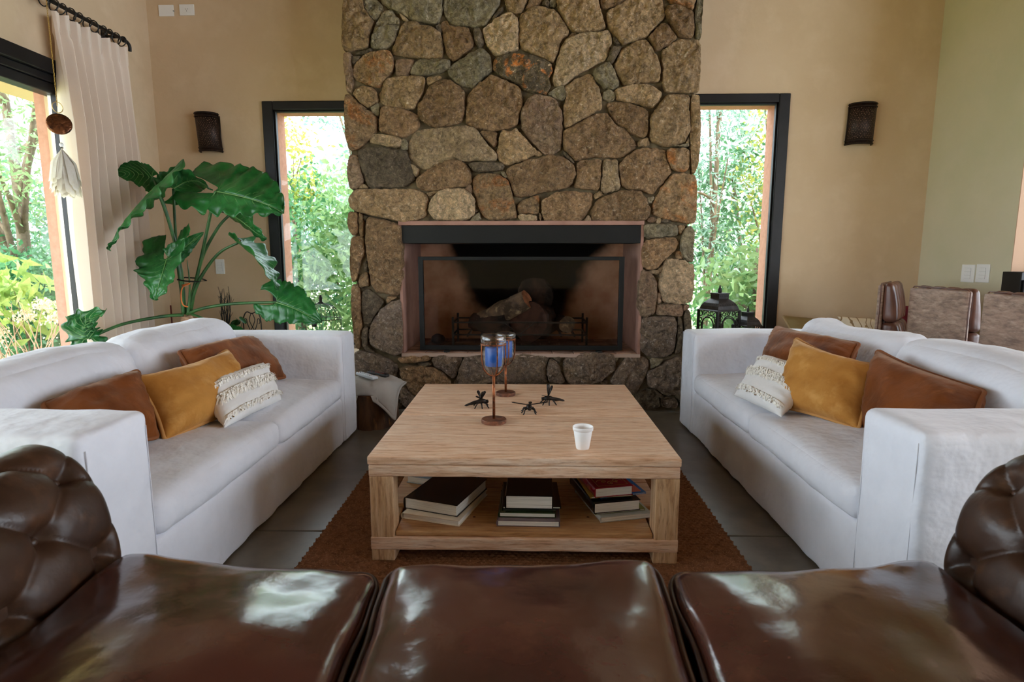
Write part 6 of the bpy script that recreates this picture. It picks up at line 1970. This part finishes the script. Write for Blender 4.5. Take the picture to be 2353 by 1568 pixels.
def leaves(centres, spread, n, size, aspect=2.2, seed=0, up=0.3, flat=None):
    """n small bent leaves scattered round the given twig points"""
    g = np.random.default_rng(seed)
    C = np.array([tuple(c) for c in centres])
    ci = g.integers(0, len(C), n)
    p = C[ci] + g.normal(0, 1, (n, 3)) * np.array(spread)
    d = g.normal(0, 1, (n, 3)); d[:, 2] -= up; d /= np.linalg.norm(d, axis=1)[:, None]
    r = g.normal(0, 1, (n, 3)); r[:, 2] *= 0.5
    s = np.cross(d, r); s /= (np.linalg.norm(s, axis=1)[:, None] + 1e-9)
    u = np.cross(s, d)
    L = (size * g.uniform(0.6, 1.35, n))[:, None]
    w = L / aspect / 2
    base = p; mid = p + d * L * 0.5 - u * L * 0.06; tip = p + d * L - u * L * 0.22
    V = np.stack([base, mid - s * w, tip, mid + s * w], 1).reshape(-1, 3)
    F = (np.arange(n)[:, None] * 4 + np.array([[0, 1, 2, 3]])).tolist()
    return V, F

def fast_mesh(name, V, F, mat, parent, props=None):
    me = bpy.data.meshes.new(name)
    n = len(F); k = len(F[0])
    me.vertices.add(len(V)); me.vertices.foreach_set('co', np.asarray(V, dtype=np.float32).ravel())
    me.loops.add(n * k); me.loops.foreach_set('vertex_index', np.asarray(F, dtype=np.int32).ravel())
    me.polygons.add(n); me.polygons.foreach_set('loop_start', np.arange(n, dtype=np.int32) * k); me.polygons.foreach_set('loop_total', np.full(n, k, dtype=np.int32))
    me.update(calc_edges=True)
    o = bpy.data.objects.new(name, me); COL.objects.link(o); me.materials.append(mat)
    adopt(o, parent)
    for a, b in (props or {}).items(): o[a] = b
    return o
LG = leaf_mat('leaf_mid_green', srgb(86, 130, 78), srgb(150, 178, 124), 0.5, 0.28, 1.6, srgb(216, 214, 170))
LD = leaf_mat('leaf_deep_green', srgb(48, 104, 64), srgb(98, 148, 104), 0.45, 0.28, 1.6, srgb(170, 196, 156))
LB = leaf_mat('leaf_blue_green', srgb(92, 136, 120), srgb(156, 184, 170), 0.45, 0.3, 2.0, srgb(210, 216, 200))
LY = leaf_mat('leaf_yellow_green', srgb(120, 152, 74), srgb(190, 204, 116), 0.45, 0.4, 3.0, srgb(238, 196, 112))
LO = leaf_mat('leaf_turning', srgb(120, 150, 60), srgb(190, 180, 96), 0.5, 0.45, 3.0, srgb(238, 160, 90))
TB = M('tree_bark', srgb(120, 104, 86), 0.9, var=(srgb(86, 72, 60), 9, 4, 0.4, 0.65), bump=[(0.5, 20, 4)])
def tree(name, label, x, y, z0, z1, rx, ry, zc0, nclus, nleaf, size, mat, seed, cat='tree', group='garden greenery', aspect=2.2, spread=0.16, trunk=0.05, up=0.3, branches=7):
    t = thing(name, label, cat, (x, y, z0), group)
    rd = random.Random(seed)
    m = MB()
    top = Vector((x + rd.uniform(-.1, .1), y, z0 + (z1 - z0) * .85))
    P = spline([Vector((x, y, z0)), Vector((x + rd.uniform(-.12, .12), y + rd.uniform(-.1, .1), z0 + (z1 - z0) * .4)), top], 5)
    m.tube(P, [trunk * (1 - .75 * i / (len(P) - 1)) for i in range(len(P))], 7)
    cl = []
    zm, zh = (zc0 + z1) / 2, (z1 - zc0) / 2
    for i in range(nclus):
        while True:
            a, b, c = rd.uniform(-1, 1), rd.uniform(-1, 1), rd.uniform(-1, 1)
            q = a * a + b * b + c * c
            if 0.12 < q < 1: break
        cl.append(Vector((x + a * rx, y + b * ry, zm + c * zh)))
    for i in range(branches):
        e = cl[i * len(cl) // branches]
        s = P[min(len(P) - 2, 2 + i % (len(P) - 3))]
        mid = s.lerp(e, .5) + Vector((0, 0, .08))
        m.tube(spline([s, mid, e], 4), [trunk * .45 * (1 - .75 * k / 8) for k in range(9)], 5)
    m.build('trunk', TB, t, smooth=True)
    V, F = leaves(cl, (spread, spread, spread * .8), nleaf, size, aspect, seed, up)
    fast_mesh('foliage', V, F, mat, t, {'kind': 'stuff'})
    return t
GZ = -0.12
# behind the left window of the fireplace
tree('evergreen_shrub', 'dense deep green shrub low outside the left small window', -2.75, 7.0, GZ, 2.2, 0.75, 0.6, 0.0, 60, 5040, 0.075, LD, 1)
tree('evergreen_shrub', 'mid green climbing shrub beside the stone chimney outside the left small window', -2.0, 6.8, GZ, 2.3, 0.6, 0.5, 0.0, 55, 4680, 0.085, LG, 2)
tree('broadleaf_tree', 'blue green tree with a bough hanging across the top of the left small window', -2.25, 8.0, GZ, 3.75, 0.85, 0.6, 2.35, 34, 3000, 0.07, LB, 3, spread=.12, up=0.1)
tree('young_tree', 'slender young tree with turning leaves outside the left small window', -2.78, 7.3, GZ, 2.75, 0.20, 0.22, 1.5, 22, 1000, 0.07, LO, 4, spread=.10, trunk=.02)
tree('evergreen_shrub', 'feathery blue green shrub at the back outside the left small window', -3.4, 8.6, GZ, 2.5, 1.5, 0.6, 0.2, 70, 5760, 0.07, LB, 5)
# behind the right window
tree('conifer', 'feathery blue green conifer next to the chimney outside the right window', 2.15, 7.2, GZ, 4.6, 0.55, 0.7, 0.9, 80, 4600, 0.08, LB, 6, aspect=4, spread=.15)
tree('broadleaf_tree', 'yellow green tree with turning leaves at the right edge of the right window', 3.15, 7.4, GZ, 4.2, 0.55, 0.6, 0.7, 62, 4200, 0.075, LO, 7)
tree('evergreen_shrub', 'deep green shrub in the lower middle of the right window', 2.65, 7.8, GZ, 2.7, 0.75, 0.6, 0.0, 60, 4400, 0.08, LD, 8)
tree('broadleaf_shrub', 'bright green broad leaved shrub behind the lanterns', 2.5, 6.5, GZ, 1.45, 0.6, 0.4, -0.1, 40, 2592, 0.12, LG, 9, aspect=2.6)
tree('evergreen_shrub', 'mid green hedge shrub at the far back outside the right window', 3.2, 9.5, GZ, 2.6, 1.6, 0.6, 0.0, 70, 3800, 0.09, LG, 10)
# garden seen through the big left window
tree('broadleaf_tree', 'tall fine leaved tree with bare forked boughs outside the left sliding window', -5.6, 6.4, GZ, 4.6, 1.5, 1.2, 1.5, 90, 7920, 0.075, LG, 11, trunk=.09, branches=12, aspect=3)
tree('evergreen_shrub', 'deep green bushy shrub in the middle of the left sliding window', -7.0, 7.4, GZ, 2.4, 1.2, 0.9, 0.0, 70, 6480, 0.09, LD, 12)
tree('evergreen_shrub', 'blue green shrub near the terracotta reveal outside the left sliding window', -5.4, 7.6, GZ, 2.1, 0.9, 0.7, 0.0, 60, 5040, 0.08, LB, 13)
tree('hydrangea_shrub', 'shrub with large yellow green leaves low outside the left sliding window', -4.75, 5.35, GZ, 1.12, 0.5, 0.32, 0.45, 16, 240, 0.19, LY, 14, aspect=2.8, spread=.12, trunk=.012, up=0.1)
tree('evergreen_shrub', 'dark low shrub behind the bare stems outside the left sliding window', -5.35, 6.2, GZ, 1.1, 0.8, 0.35, -0.1, 50, 4680, 0.08, LD, 15)
# far hedge line so that no gap shows the horizon
for k, (x, y) in enumerate(((-9.5, 9.5), (-6.2, 11.5), (-0.4, 10.5), (5.6, 10.5))):
    tree('hedge_tree', ['broad green tree far back, left of all the others', 'broad green tree far back outside the left small window', 'broad green tree far back directly behind the chimney', 'broad green tree far back, right of all the others'][k], x, y, GZ, 1.7, 1.8, 1.0, -0.1, 60, 4500, 0.12, LG, 30 + k, trunk=.1)
# bare stems with dry flower heads
bs = thing('dry_flower_bush', 'bare stemmed bush with dry cream flower heads outside the left sliding window', 'bush', (-4.6, 5.1, GZ), 'garden greenery')
rd = random.Random(21)
root = atY(70, 815, 5.1); root.z = -0.06
sm = MB()
heads = []
for k in range(34):
    a = rd.uniform(-1, 1); h = rd.uniform(0.35, 0.85)
    r0 = root + Vector((rd.uniform(-.30, .30), rd.uniform(-.12, .12), 0))
    tip = r0 + Vector((a * 0.42, rd.uniform(-.2, .2), h))
    sm.tube(spline([r0, r0.lerp(tip, .5) + Vector((-a * .06, 0, .03)), tip], 4), [0.007 - .005 * i / 8 for i in range(9)], 5)
    if k < 11: heads.append(tip)
sm.build('stems', M('dry_stem', srgb(190, 156, 130), 0.85), bs, smooth=True)
FH = leaf_mat('dry_petals', srgb(214, 196, 166), srgb(240, 228, 206), 0.3, 0.9, 9)
for q in heads:
    V, F = leaves([q + Vector((rd.uniform(-.04, .04), rd.uniform(-.03, .03), rd.uniform(-.01, .03))) for _ in range(7)], (.035, .03, .02), 160, 0.026, 1.3, rd.randint(0, 9999), 0)
    fast_mesh('flower_head', V, F, FH, bs)
# neighbouring house
hs = thing('neighbour_house', 'white house with grey roof far beyond the left small window', 'house', (-4.0, 15.0, GZ))
WH = M('house_white', srgb(236, 238, 240), 0.8)
MB().box(-6.4, -2.6, 14.5, 17, GZ, 3.1).build('wall', WH, hs)
MB().add([(-6.8, 14.1, 3.05), (-2.3, 14.1, 3.05), (-2.3, 17.4, 3.05), (-6.8, 17.4, 3.05), (-6.8, 15.7, 4.0), (-2.3, 15.7, 4.0)], [(0, 1, 5, 4), (2, 3, 4, 5), (0, 4, 3), (1, 2, 5), (3, 2, 1, 0)]).build('roof', M('house_roof', srgb(170, 176, 182), 0.8), hs)
for xx in (-5.6, -4.1):
    w1 = MB().box(xx, xx + .8, 14.44, 14.5, 1.4, 2.6).build('window', M('house_window', srgb(130, 150, 168), 0.2), hs)
    MB().box(xx + .38, xx + .42, 14.42, 14.44, 1.4, 2.6).build('mullion', WH, w1)
